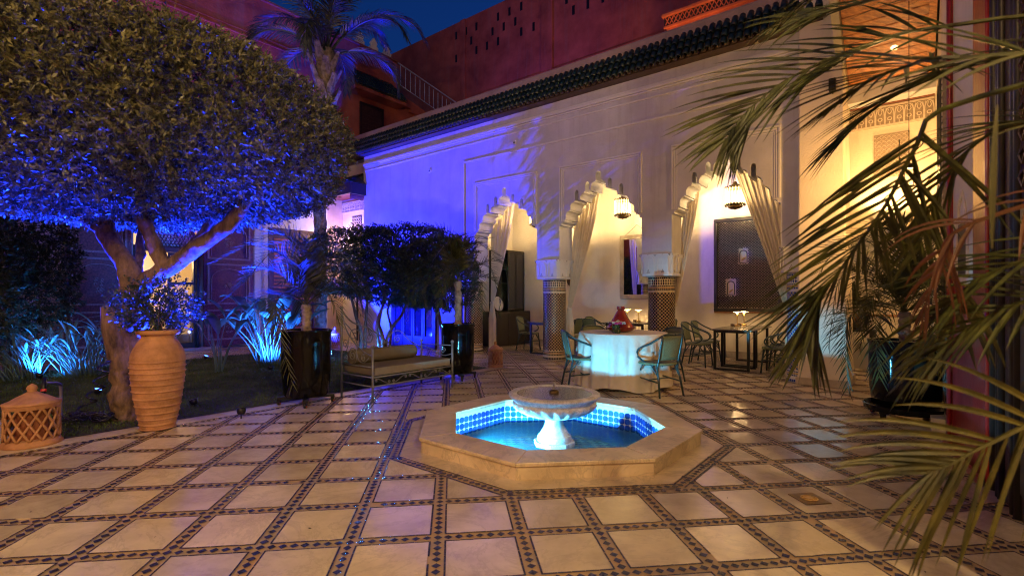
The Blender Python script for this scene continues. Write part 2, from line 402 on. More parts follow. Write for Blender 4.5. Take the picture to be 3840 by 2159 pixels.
# ================================================================ FLOOR
YAW = .11936; G0 = Vector((-.561, 3.156, 0)); GU = Vector((math.cos(YAW), math.sin(YAW), 0)); GV = Vector((-math.sin(YAW), math.cos(YAW), 0))
def gw(x, y): p = G0 + GU * x + GV * y; return p.x, p.y
GX = [-3.579, -3.059, -2.528, -1.991, -1.483, -.963, -.441, .094, .622, 1.121, 1.638, 2.11, 2.581, 3.074, 3.53, 3.983, 4.421, 4.841]
while GX[0] > -13: GX.insert(0, GX[0] - .525)
while GX[-1] < 9: GX.append(GX[-1] + .45)
GY = [-.56, -.03, .526, 1.064, 1.586, 2.105, 2.624, 3.08, 3.578]
while GY[0] > -3.2: GY.insert(0, GY[0] - .53)
while GY[-1] < 15.5: GY.append(GY[-1] + .51)
HB = .054
LAWN = (-6.8, -.17, -9.4, -2.3)
FC = (.47, 5.58); FA = R(5.9)
def half_clip(poly, nx, ny, c):
    """keeps nx*x+ny*y >= c"""
    out = []
    for i in range(len(poly)):
        a, b = poly[i], poly[(i + 1) % len(poly)]
        da, db = nx * a[0] + ny * a[1] - c, nx * b[0] + ny * b[1] - c
        if da >= 0: out.append(a)
        if (da >= 0) != (db >= 0):
            f = da / (da - db); out.append((a[0] + (b[0] - a[0]) * f, a[1] + (b[1] - a[1]) * f))
    return out
def area(p): return abs(sum(p[i][0] * p[(i + 1) % len(p)][1] - p[(i + 1) % len(p)][0] * p[i][1] for i in range(len(p)))) / 2 if len(p) > 2 else 0
def outside(poly, planes):
    """what is left of a convex polygon outside a convex region given by outward planes n.x >= c"""
    best = []
    if any(all(nx * x + ny * y >= c - 1e-9 for x, y in poly) for nx, ny, c in planes): return poly
    for nx, ny, c in planes:
        q = half_clip(poly, nx, ny, c)
        if area(q) > area(best): best = q
    return best
def lawn_planes(e):
    s0, s1, t0, t1 = LAWN
    r = []
    for n, c in ((U, s1 + e), (-U, -(s0 - e)), (V, t1 + e), (-V, -(t0 - e))):
        r.append((n.x, n.y, c + n.dot(O0)))
    return r
def oct_planes(a):
    r = []
    for k in range(8):
        an = FA - math.pi / 2 + k * math.pi / 4; n = (math.cos(an), math.sin(an)); r.append((n[0], n[1], a + n[0] * FC[0] + n[1] * FC[1]))
    return r
PL, PO = lawn_planes(.36), oct_planes(1.73)
LB, OB = lawn_planes(.26), oct_planes(1.61)
def inside(x, y, planes): return all(nx * x + ny * y < c for nx, ny, c in planes)
def insite(x, y):
    s, t = toST(x, y); return -9.3 < s < 7.6 and t < 3.0 and not (t > .3 and s < -3.7) and not (s > 7.25 and t > -3)
def octv(ap, k):
    r = ap / math.cos(math.pi / 8); an = FA - math.pi / 2 - math.pi / 8 + k * math.pi / 4
    return (FC[0] + r * math.cos(an), FC[1] + r * math.sin(an))
fb = MB()
for k in range(8): fb.add([(*octv(1.3, k), -.006), (*octv(30, k), -.006), (*octv(30, k + 1), -.006), (*octv(1.3, k + 1), -.006)], [(0, 1, 2, 3)])
floor = struct(obj('courtyard_floor', fb, m_mortar))
cells = []
for i in range(len(GX) - 1):
    for j in range(len(GY) - 1):
        x0, x1, y0, y1 = GX[i] + HB, GX[i + 1] - HB, GY[j] + HB, GY[j + 1] - HB
        c = gw((x0 + x1) / 2, (y0 + y1) / 2)
        if not insite(*c) or (c[1] < 1.2): continue
        p = [gw(x0, y0), gw(x1, y0), gw(x1, y1), gw(x0, y1)]
        p = outside(p, PL)
        if area(p) > .004: p = outside(p, PO)
        if area(p) < .004: continue
        d = math.hypot(*c); vis = abs(c[0]) < c[1] * 1.05 + .3
        cells.append((0 if vis else 1, d, p))
cells.sort(key=lambda q: (q[0], q[1]))
rest = MB(); chips = []
def chip(poly, jz=.0012):
    if len(poly) == 4:
        cx = sum(q[0] for q in poly) / 4; cy = sum(q[1] for q in poly) / 4
        tx, ty = rng.normal(0, .02, 2)
        chips.extend((x, y, .0005 + (x - cx) * tx + (y - cy) * ty + random.uniform(-.0004, .0006)) for x, y in poly)
for n, (_, d, p) in enumerate(cells):
    zz = random.uniform(-.0007, .0007)
    if n < 290:
        o = obj('marble_tile', MB().prism_z(p, -.012, zz), m_marble, floor)
    else: rest.prism_z(p, -.012, zz)
    # navy strips round each slab, broken into short pieces
    m = len(p); cx = sum(q[0] for q in p) / m; cy = sum(q[1] for q in p) / m
    for a, b in [(p[k], p[(k + 1) % m]) for k in range(m)]:
        ln = math.hypot(b[0] - a[0], b[1] - a[1])
        if ln < .03: continue
        ux, uy = (b[0] - a[0]) / ln, (b[1] - a[1]) / ln; nx, ny = uy, -ux
        if (a[0] - cx) * nx + (a[1] - cy) * ny < 0: nx, ny = -nx, -ny
        k = max(1, round(ln / .085)); st = ln / k
        for q in range(k):
            if random.random() < .015: continue
            u0 = -.011 if q == 0 else q * st + .0012; u1 = ln + .011 if q == k - 1 else (q + 1) * st - .0012
            w0, w1 = .002, .0125
            chip([(a[0] + ux * u0 + nx * w0, a[1] + uy * u0 + ny * w0), (a[0] + ux * u1 + nx * w0, a[1] + uy * u1 + ny * w0),
                  (a[0] + ux * u1 + nx * w1, a[1] + uy * u1 + ny * w1), (a[0] + ux * u0 + nx * w1, a[1] + uy * u0 + ny * w1)])
obj('marble_paving', rest, m_marble, floor, kind='stuff')
def diamond(x, y, ux, uy, a, b):
    j = lambda: random.uniform(.88, 1.06)
    nx, ny = -uy, ux
    chip([(x - ux * a * j(), y - uy * a * j()), (x + nx * b * j(), y + ny * b * j()), (x + ux * a * j(), y + uy * a * j()), (x - nx * b * j(), y - ny * b * j())])
def free(x, y): return insite(x, y) and not inside(x, y, LB) and not inside(x, y, OB) and y > 1.2
for i, x in enumerate(GX):
    for j in range(len(GY) - 1):
        n = 8; st = (GY[j + 1] - GY[j]) / n
        for k in range(n):
            p = gw(x, GY[j] + k * st)
            if free(*p) and random.random() > .01: diamond(*p, GV.x, GV.y, st * .45, .028)
for j, y in enumerate(GY):
    for i in range(len(GX) - 1):
        n = 8; st = (GX[i + 1] - GX[i]) / n
        for k in range(1, n):
            p = gw(GX[i] + k * st, y)
            if free(*p) and random.random() > .01: diamond(*p, GU.x, GU.y, st * .45, .028)
def band(a, b, w=.11):
    """a mosaic band with navy edges from a to b (centre line)"""
    a = Vector((a[0], a[1], 0)); b = Vector((b[0], b[1], 0)); d = (b - a); ln = d.length; d.normalize(); nrm = Vector((-d.y, d.x, 0))
    n = max(1, round(ln / .066)); st = ln / n
    for k in range(n):
        c = a + d * (k + .5) * st; diamond(c.x, c.y, d.x, d.y, st * .47, w * .27)
        for sg in (-1, 1):
            e0, e1 = a + d * (k * st + .001), a + d * ((k + 1) * st - .001); o1, o2 = nrm * sg * (w / 2 - .016), nrm * sg * (w / 2 - .002)
            chip([tuple((e0 + o1).xy), tuple((e1 + o1).xy), tuple((e1 + o2).xy), tuple((e0 + o2).xy)])
def octv(ap, k): 
    r = ap / math.cos(math.pi / 8); an = FA - math.pi / 2 - math.pi / 8 + k * math.pi / 4
    return (FC[0] + r * math.cos(an), FC[1] + r * math.sin(an))
for k in range(8): band(octv(1.668, k), octv(1.668, k + 1))
s0, s1, t0, t1 = LAWN; e = .305
cor = [L(s1 + e, t0 - e), L(s1 + e, t1 + e), L(s0 - e, t1 + e), L(s0 - e, t0 - e)]
for k in range(4): band(cor[k], cor[(k + 1) % 4])
# kerb stones round the lawn and plain marble round the fountain
def strip_stones(name, a, b, w_in, w_out, n):
    """n stones along a-b; inward normal on the left"""
    a = Vector((a[0], a[1], 0)); b = Vector((b[0], b[1], 0)); d = (b - a).normalized(); nr = Vector((-d.y, d.x, 0)); ln = (b - a).length
    for k in range(n):
        p0, p1 = a + d * (ln * k / n + .002), a + d * (ln * (k + 1) / n - .002)
        obj(name, MB().prism_z([tuple((p0 - nr * w_out).xy), tuple((p1 - nr * w_out).xy), tuple((p1 + nr * w_in).xy), tuple((p0 + nr * w_in).xy)], -.01, .001 + random.uniform(0, .001)), m_marble, floor)
cl = [L(s1, t0), L(s1, t1), L(s0, t1), L(s0, t0)]
for k in range(4):
    a, b = cl[k], cl[(k + 1) % 4]; d = (b - a).normalized()
    strip_stones('kerb_stone', a - d * (.245 if k % 2 else 0), b + d * (.245 if k % 2 else 0), 0, .245, 8)
for k in range(8):
    a, b, c, d = octv(1.38, k), octv(1.38, k + 1), octv(1.607, k + 1), octv(1.607, k)
    obj('border_slab', MB().prism_z([d, c, b, a], -.01, .0012), m_marble2, floor)
me = np_mesh('mosaic_chips', np.array(chips), np.arange(len(chips)).reshape(-1, 4), m_navy)
o = link('mosaic_chips', me, floor); o['kind'] = 'stuff'
# drain in a slab on the right: its frame and grate
dx, dy = gw((2.581 + 3.074) / 2, (-.03 + .526) / 2)
d = thing('floor_drain', 'small round brass floor drain in a square plate set in a marble slab', 'drain', (dx, dy, .002), YAW)
obj('plate', MB().box(-.10, .10, -.10, .10, -.01, .003), m_oldbrass, d)
obj('grate', MB().lathe([(.060, .003), (.060, .006), (.050, .0065), (.050, .004)], 24).lathe([(.028, .003), (.028, .0065), (.0, .0065)], 16), m_brass, d)
g = MB()
for k in range(8):
    a = k * math.pi / 4
    g.box(-.0, .0, 0, 0, 0, 0) if False else g.tube([(.028 * math.cos(a), .028 * math.sin(a), .0055), (.052 * math.cos(a), .052 * math.sin(a), .0055)], .003, 4)
obj('spokes', g, m_brass, d)
obj('drain_hole', MB().lathe([(.050, .003), (.050, .0036), (0, .0036)], 20), m_black, d)

# ================================================================ LAWN
lawn = struct(obj('lawn', MB().add([tuple(L(s0, t0, .004)), tuple(L(s1, t0, .004)), tuple(L(s1, t1, .004)), tuple(L(s0, t1, .004))], [(0, 1, 2, 3)]), m_soil))
n = 90000
ss = rng.uniform(s0 + .01, s1 - .01, n); tt = rng.uniform(t0 + .01, t1 - .01, n)
P = np.array([O0.x + U.x * ss + V.x * tt, O0.y + U.y * ss + V.y * tt, np.full(n, .004)]).T
D = rng.normal(0, .45, (n, 3)); D[:, 2] = 1
o = link('grass', leaves('grass', P, D, unit(n), rng.uniform(.022, .05, n), rng.uniform(.006, .011, n), m_grass)); o['kind'] = 'stuff'
o['label'] = 'short mown grass of the courtyard lawn'; o['category'] = 'grass'

# ================================================================ FOUNTAIN
ft = thing('fountain', 'octagonal marble fountain with blue tiled pool and fluted bowl, lit from inside', 'fountain', (FC[0], FC[1], 0), FA)
def ov(ap, k):
    r = ap / math.cos(math.pi / 8); an = -math.pi / 2 - math.pi / 8 + k * math.pi / 4
    return (r * math.cos(an), r * math.sin(an))
def shrink(poly, e):
    cx = sum(p[0] for p in poly) / len(poly); cy = sum(p[1] for p in poly) / len(poly)
    return [(cx + (x - cx) * (1 - e), cy + (y - cy) * (1 - e)) for x, y in poly]
for k in range(8):
    obj('coping_slab', MB().prism_z(shrink([ov(1.435, k), ov(1.435, k + 1), ov(1.085, k + 1), ov(1.085, k)], .003), .113, .147), m_marble2, ft, bevel=.006)
    obj('base_panel', MB().prism_z(shrink([ov(1.415, k), ov(1.415, k + 1), ov(1.36, k + 1), ov(1.36, k)], .002), .0, .112), m_marble2, ft, bevel=.002)
wl = MB(); 
for k in range(8): wl.prism_z([ov(1.14, k), ov(1.14, k + 1), ov(1.105, k + 1), ov(1.105, k)], -.36, .112)
obj('basin_wall', wl, m_white, ft)
tile = None; side = 2 * 1.10 * math.tan(math.pi / 8)
for k in range(8):
    an = -math.pi / 2 + k * math.pi / 4; nx, ny = math.cos(an), math.sin(an)
    for i in range(12):
        for j in range(3):
            if tile is None:
                h = side / 12 * .46; c = h * .52
                tb = MB().prism_y([(-h, -c), (-c, -h), (c, -h), (h, -c), (h, c), (c, h), (-c, h), (-h, c)], -.004, .0)
                tile = tb.mesh('wall_tile', m_pooltile)
            u = -side / 2 + (i + .5) * side / 12
            o = link('wall_tile', tile, ft, (nx * 1.1045 - ny * u, ny * 1.1045 + nx * u, .030 - j * side / 12), an - math.pi / 2)
o = obj('rim_tile_row', MB(), m_white, ft)
rb = MB()
for k in range(8):
    an = -math.pi / 2 + k * math.pi / 4
    for i in range(12):
        u0, u1 = -side / 2 + i * side / 12 + .002, -side / 2 + (i + 1) * side / 12 - .002
        p = [(math.cos(an) * r_ - math.sin(an) * u_, math.sin(an) * r_ + math.cos(an) * u_) for r_, u_ in ((1.099, u0), (1.099, u1), (1.1045, u1), (1.1045, u0))]
        rb.prism_z(p, .072, .106)
o.data = rb.mesh('rim_tile_row', m_white); o['kind'] = 'stuff'
bf = MB().prism_z([ov(1.12, k) for k in range(8)], -.40, -.36)
mpf = bpy.data.materials.new('pool floor tiles'); mpf.use_nodes = True
nn = mpf.node_tree.nodes; kk = mpf.node_tree.links
tc = nn.new('ShaderNodeTexCoord'); mp = nn.new('ShaderNodeMapping'); mp.inputs['Rotation'].default_value = (0, 0, R(45)); mp.inputs['Scale'].default_value = (11, 17, 1)
ck = nn.new('ShaderNodeTexChecker'); ck.inputs['Scale'].default_value = 1; ck.inputs['Color1'].default_value = (.03, .12, .50, 1); ck.inputs['Color2'].default_value = (.55, .66, .70, 1)
kk.new(tc.outputs['Object'], mp.inputs[0]); kk.new(mp.outputs[0], ck.inputs[0]); kk.new(ck.outputs[0], nn['Principled BSDF'].inputs['Base Color']); nn['Principled BSDF'].inputs['Roughness'].default_value = .3
obj('basin_floor', bf, mpf, ft)
fr = MB()
for k in range(8): fr.prism_z([ov(.80, k), ov(.80, k + 1), ov(.76, k + 1), ov(.76, k)], -.36, -.356)
obj('floor_border', fr, m_white, ft)
obj('floor_field', MB().prism_z([ov(.757, k) for k in range(8)], -.36, -.357), M('pale blue pool tile', (.09, .42, .70), .3, var=.2, vscale=9), ft)
dots = MB()
for i in range(-13, 14):
    for j in range(-13, 14):
        x, y = i * .058 + (j % 2) * .029, j * .05
        if max(x * math.cos(-math.pi / 2 + k * math.pi / 4) + y * math.sin(-math.pi / 2 + k * math.pi / 4) for k in range(8)) < .72:
            dots.prism_z([(x - .013, y), (x, y - .013), (x + .013, y), (x, y + .013)], -.357, -.355)
obj('floor_stars', dots, m_white, ft, kind='stuff')
obj('water', MB().add([(*ov(1.1, k), -.13) for k in range(8)], [tuple(range(8))]), m_water, ft)
for k, nm in ((6, 'pool_lamp'), (2, 'pool_lamp')):
    an = -math.pi / 2 + k * math.pi / 4 + .0
    r0 = MB().lathe([(.075, 0), (.075, .010), (.058, .018), (.045, .012), (0, .012)], 24)
    o = obj(nm, r0, m_trim, ft, smooth=True, angle=40)
    off = -.30 if k == 2 else -.15
    o.location = (math.cos(an) * 1.098 - math.sin(an) * off, math.sin(an) * 1.098 + math.cos(an) * off, -.05)
    o.rotation_euler = (Vector((-math.cos(an), -math.sin(an), 0))).to_track_quat('Z', 'Y').to_euler()
obj('plinth', MB().prism_z([(x * .215 / 1.0, y * .215 / 1.0) for x, y in [ov(1, k) for k in range(8)]], -.16, -.085), m_bowl, ft, bevel=.008)
obj('pedestal', MB().lathe([(.19, -.085), (.195, -.06), (.185, -.025), (.17, -.02), (.145, .02), (.115, .07), (.10, .12), (.098, .17), (.11, .19)], 12), m_bowl, ft, smooth=True, angle=35)
def flute(a, h):
    k = max(0, min(1, (h - .165) / .05)) * max(0, min(1, (.345 - h) / .03))
    return 1 + k * (.085 * abs(math.sin(a * 12 + h * 9)) ** .7 - .045)
prof = [(.09, .160), (.14, .168), (.22, .185), (.30, .21), (.37, .24), (.42, .27), (.45, .30), (.462, .325), (.458, .345), (.445, .352), (.445, .362), (.452, .368), (.462, .372), (.465, .385), (.475, .395), (.495, .405), (.507, .42), (.505, .437), (.49, .448), (.465, .450), (.455, .446), (.44, .450), (.425, .446), (.41, .432), (.2, .424), (0, .42)]
obj('bowl', MB().lathe(prof, 168, mod=flute), m_bowl, ft, smooth=True, angle=60)
obj('bowl_water', MB().lathe([(.418, .4385), (0, .4388)], 48), glass('bowl water', (.55, .45, .32), .16, .25, .3, 30, (.30, .24, .17, .5)), ft)
obj('nozzle', MB().lathe([(.05, .43), (.052, .45), (.045, .468), (.025, .478), (0, .48)], 48, mod=lambda a, h: 1 + .10 * abs(math.sin(a * 6))), m_oldbrass, ft, smooth=True)
obj('water_jet', MB().lathe([(.006, .475), (.012, .50), (.014, .53), (.010, .555), (0, .565)], 12, mod=lambda a, h: 1 + .15 * math.sin(3 * a + 60 * h)), m_spray, ft, smooth=True)

# a few dry leaves blown over the paving
P = []
for k in range(70):
    x, y = random.uniform(-4, 4.5), random.uniform(2, 9)
    if not inside(x, y, OB) and not inside(x, y, LB): P.append((x, y, .004))
P = np.array(P); D = rng.normal(0, 1, (len(P), 3)); D[:, 2] = .12; N = np.tile((0, 0, 1.0), (len(P), 1)) + rng.normal(0, .25, (len(P), 3))
o = link('fallen_leaves', leaves('fallen_leaves', P, D, N, rng.uniform(.012, .035, len(P)), rng.uniform(.005, .012, len(P)), m_soil)); o['kind'] = 'stuff'
o['label'] = 'tiny dry leaves scattered over the marble paving'; o['category'] = 'leaves'

# ================================================================ ARCADE WALL (building frame: x = along, y = into, z)
def arch_half(hw):
    k = hw / 1.044; P = [(1.044, 2.4), (1.044, 3.20), (.99, 3.20), (.99, 3.25), (.93, 3.27), (.90, 3.29), (.90, 3.33), (.87, 3.33)]
    def lobe(ao, ai, zb, zt):
        r = min(ao - ai, zt - zb); q = [(ao, zb), (ao, zt - r)]
        return q + [(ao - r + r * math.cos(a), zt - r + r * math.sin(a)) for a in (i * math.pi / 10 for i in range(1, 6))]
    def notch(c, h, zb, zt, ze):
        q = [(c + h, zb), (c + h, zt - h * 1.3)]
        q += [(c + h * math.cos(a), zt - h * 1.3 + h * 1.3 * math.sin(a)) for a in (i * math.pi / 8 for i in range(1, 8))]
        return q + [(c - h, zt - h * 1.3), (c - h, ze)]
    P += lobe(.87, .77, 3.33, 3.52) + [(.77, 3.55)]
    P += lobe(.74, .63, 3.55, 3.72) + [(.63, 3.74)]
    P += notch(.567, .05, 3.74, 3.98, 3.75)
    P += lobe(.47, .36, 3.75, 3.90) + [(.36, 3.93)]
    P += notch(.285, .05, 3.93, 4.14, 3.94)
    P += lobe(.19, .09, 3.94, 4.12) + [(.09, 4.14), (.063, 4.14)]
    P += [(.063 * math.cos(a), 4.26 + .08 * math.sin(a)) for a in (i * math.pi / 10 for i in range(0, 6))]
    out = []
    for a, z in P:
        q = (a * k, z)
        if not out or abs(out[-1][0] - q[0]) + abs(out[-1][1] - q[1]) > 1e-4: out.append(q)
    return out
ARCH = [(-1.35, 1.044), (1.38, 1.034), (4.055, .995)]
TF, TB = -.30, .26
outl = [(-7.38, 0), (-3.0, 0), (-3.0, 2.4)]
for c, hw in ARCH:
    h = arch_half(hw)
    outl += [(c - a, z) for a, z in h] + [(c + a, z) for a, z in h[::-1]][1:]
outl += [(5.72, 2.4), (5.72, 6.16), (-7.38, 6.16)]
aw = bthing('arcade_wall', 'long white plastered wall with three scalloped arches, washed blue at its left end', 'wall')
obj('wall', MB().prism_y(outl, TF, TB), m_plaster, aw)
# raised mouldings: string courses, the big frame, one square frame round each arch
def strip(mb, x0, x1, z0, z1, d): mb.box(x0, x1, TF - d, TF + .004, z0, z1)
co = MB()
for a, b, d in ((5.84, 5.90, .07), (5.90, 5.95, .045), (5.80, 5.837, .035), (5.66, 5.70, .025)): strip(co, -7.379, 5.34, a, b, d)
obj('cornice', co, m_trim, aw, bevel=.012)
bf_ = MB(); strip(bf_, -2.79, 5.34, 5.19, 5.235, .035); strip(bf_, -2.79, -2.745, .0, 5.187, .035)
obj('frame_moulding', bf_, m_trim, aw, bevel=.01)
for c, hw in ARCH:
    m = MB(); l, r = c - hw, c + hw
    for d, w0, w1 in ((.030, 0, .035), (.018, .045, .075), (.010, .10, .112)):
        strip(m, l + w0, r - w0, 4.59 - w1, 4.59 - w0, d)
        strip(m, l + w0, l + w1, 3.29, 4.59 - w1 - .001, d); strip(m, r - w1, r - w0, 3.29, 4.59 - w1 - .001, d)
    obj('arch_moulding', m, m_trim, aw, bevel=.004)
obj('parapet', MB().prism_y([(-9.2, 6.62), (5.72, 6.62), (5.72, 7.0), (-9.2, 7.0)], -.26, .12), m_pinkcap, aw, bevel=.05)
obj('eave_bed', MB().add([(-9.2, -.245, 6.62), (5.72, -.245, 6.62), (5.72, -.245, 6.17), (-9.2, -.245, 6.17), (-9.2, -.52, 6.17), (5.72, -.52, 6.17), (5.72, -.50, 6.20), (-9.2, -.50, 6.20)],
    [(3, 2, 5, 4), (4, 5, 6, 7), (7, 6, 1, 0), (0, 1, 2, 3), (0, 3, 4, 7), (1, 6, 5, 2)]), m_clayedge, aw)
# barrel tiles on the eave
def barrel(r0, r1, ln, th=.010, n=8):
    mb = MB(); v = []
    for y, r in ((0, r0), (ln, r1)):
        for rr in (r, r - th):
            for k in range(n + 1):
                a = math.pi * k / n; v.append((rr * math.cos(a), y, rr * math.sin(a) * 1.05))
    m = n + 1; f = []
    for k in range(n):
        f += [(k, k + 1, 2 * m + k + 1, 2 * m + k), (m + k + 1, m + k, 3 * m + k, 3 * m + k + 1), (k + 1, k, m + k, m + k + 1), (2 * m + k, 2 * m + k + 1, 3 * m + k + 1, 3 * m + k)]
    return mb.add(v, f)
tm = barrel(.062, .052, .27).mesh('roof_tile', m_greentile, True)
sl = math.atan2(6.74 - 6.17, .30)
npitch = .139; xs = [5.66 - i * npitch for i in range(107)]
under = MB(); restt = MB()
for i, x in enumerate(xs):
    for j in range(3):
        q = .0 + j * .205 + random.uniform(-.008, .008)
        y, z = -.60 + q * math.cos(sl), 6.19 + q * math.sin(sl)
        if i < 97:
            o = link('roof_tile', tm, aw, (x + random.uniform(-.004, .004), y, z)); o.rotation_euler = (sl - .06, random.uniform(-.04, .04), 0)
        else:
            M_ = Matrix.Translation((x, y, z)) @ Matrix.Rotation(sl - .06, 4, 'X'); b = barrel(.062, .052, .27)
            restt.add([tuple(M_ @ Vector(p)) for p in b.v], b.f)
    M_ = Matrix.Translation((x + npitch / 2, -.585, 6.205)) @ Matrix.Rotation(sl, 4, 'X') @ Matrix.Rotation(math.pi, 4, 'Y'); b = barrel(.05, .045, .6, n=5)
    under.add([tuple(M_ @ Vector(p)) for p in b.v], b.f)
obj('distant_roof_tiles', restt, m_greentile, aw, smooth=True, kind='stuff')
obj('channel_tiles', under, m_clayedge, aw, smooth=True, kind='stuff')

# ---- columns with capitals
def sqring(h, z, rnd_, n=32):
    out = []
    for k in range(n):
        a = 2 * math.pi * (k + .5) / n; c, s_ = math.cos(a), math.sin(a); p = 2 / (1 - rnd_) if rnd_ < .99 else 2
        r = (abs(c) ** p + abs(s_) ** p) ** (-1 / p)
        out.append((h * r * c, h * r * s_, z))
    return out
def column(s, label, blue=False):
    c = bthing('tiled_column', label, 'column', s, -.02, group='tiled columns of the arcade')
    obj('shaft', MB().lathe([(.285, 0), (.285, .05), (.275, .05), (.275, 1.94)], 40), m_colbed if not blue else m_white, c, smooth=True, angle=40)
    d1, d2 = MB(), MB(); r = .2765; n = 24
    def cp(a, z, w, h, mb, diam=True, rr=r):
        pts = [(-w, 0), (0, -h), (w, 0), (0, h)] if diam else [(-w, -h * .45), (-w * .45, -h), (w * .45, -h), (w, -h * .45), (w, h * .45), (w * .45, h), (-w * .45, h), (-w, h * .45)]
        mb.add([((rr) * math.cos(a + u / rr), (rr) * math.sin(a + u / rr), z + q) for u, q in pts], [tuple(range(len(pts)))])
    st = 2 * math.pi * r / n
    z = .24; j = 0
    while z < 1.60:
        for k in range(n):
            a = 2 * math.pi * (k + (j % 2) * .5) / n
            cp(a, z, st * .27, st * .27, d1, False)
            cp(a + math.pi / n, z, st * .21, st * .28, d2)
            for q in (-1, 1): cp(a + q * math.pi / n / 2, z + st * .25, st * .09, st * .13, d1)
        z += st / 2; j += 1
    for zz, hh, ww in ((1.815, .055, .020),):
        for k in range(36):
            a = 2 * math.pi * k / 36
            cp(a, zz - .028, ww * .9, .036, d1); cp(a, zz + .030, ww * .9, .034, d1)
    for zz, mb, hh in ((1.90, d1, .018), (1.735, d1, .010), (1.70, d2, .016), (1.665, d1, .014), (.19, d1, .010), (.155, d2, .014), (.12, d1, .012), (.03, d1, .022)):
        for k in range(44):
            a = 2 * math.pi * k / 44; w_ = math.pi * r / 44 * .84; rr = .2865 if zz < .05 else r
            mb.add([(rr * math.cos(a + u / rr), rr * math.sin(a + u / rr), zz + q) for u, q in ((-w_, -hh), (w_, -hh), (w_, hh), (-w_, hh))], [(0, 1, 2, 3)])
    obj('dark_chips', d1, m_bluetile if blue else m_navytile, c, kind='stuff'); obj('ochre_chips', d2, m_yellowtile if blue else m_ochre, c, kind='stuff')
    obj('capital', MB().loft([sqring(.345, 1.945, .60), sqring(.345, 1.99, .60), sqring(.325, 2.0, .60), sqring(.325, 2.18, .65), sqring(.335, 2.30, .75), sqring(.36, 2.40, .93)]), m_trim, c)
    ar = MB(); tr = MB()
    for q in range(4):
        mt = Matrix.Rotation(q * math.pi / 2, 4, 'Z')
        for cx_ in (-.155, .155):
            pts = [mt @ Vector((cx_ + .12 * math.cos(a), -.338 - .012 * math.sin(a), 2.24 + .12 * math.sin(a))) for a in (i * math.pi / 8 for i in range(9))]
            pts = [mt @ Vector((cx_ + .12, -.330, 2.0))] + pts + [mt @ Vector((cx_ - .12, -.330, 2.0))]
            ar.tube(pts, .008, 4)
            ar.tube([mt @ Vector((cx_, -.338, 2.10)), mt @ Vector((cx_, -.345, 2.26))], .003, 4)
            for (ox, oz) in ((0, 2.02), (-.024, 2.02), (.024, 2.02), (-.012, 2.045), (.012, 2.045), (0, 2.07), (-.155, 2.36), (.155, 2.36), (-.135, 2.385), (-.175, 2.385), (.135, 2.385), (.155, 2.385), (.0, 2.385)):
                tr.add([tuple(mt @ Vector((cx_ + ox - .011, -.355 if oz > 2.3 else -.334, oz - .008))), tuple(mt @ Vector((cx_ + ox + .011, -.355 if oz > 2.3 else -.334, oz - .008))), tuple(mt @ Vector((cx_ + ox, -.358 if oz > 2.3 else -.336, oz + .012)))], [(0, 1, 2)])
    obj('capital_arches', ar, m_trim, c); obj('inlay', tr, m_darkwood, c)
column(-2.70, 'tiled column at the left end of the arcade, half hidden by the potted palm')
column(.02, 'tiled column between the left and the middle arch, blue light on its capital')
column(2.737, 'tiled column between the middle and the right arch, behind the round table')
column(5.38, 'blue and yellow tiled column against the white pillar on the right', True)

# ---- pillar, porch on the right
pl = bthing('white_pillar', 'wide white plastered pillar with a stone foot, cyan light across its lower half', 'pillar')
obj('shaft', MB().add([(5.34, -.46, 0), (6.07, -.46, 0), (6.07, .60, 0), (5.34, .60, 0), (5.36, -.46, 7), (5.97, -.46, 7), (5.97, .60, 7), (5.36, .60, 7)],
    [(3,2,1,0),(4,5,6,7),(0,1,5,4),(1,2,6,5),(2,3,7,6),(3,0,4,7)]), m_plaster2, pl, bevel=.02)
obj('foot', MB().box(5.31, 6.10, -.49, .60, 0, .13), m_skirt, pl, bevel=.008)
pw = bthing('porch_wall', 'cream wall over a scalloped opening, with carved stucco frieze, under the wooden canopy', 'wall')
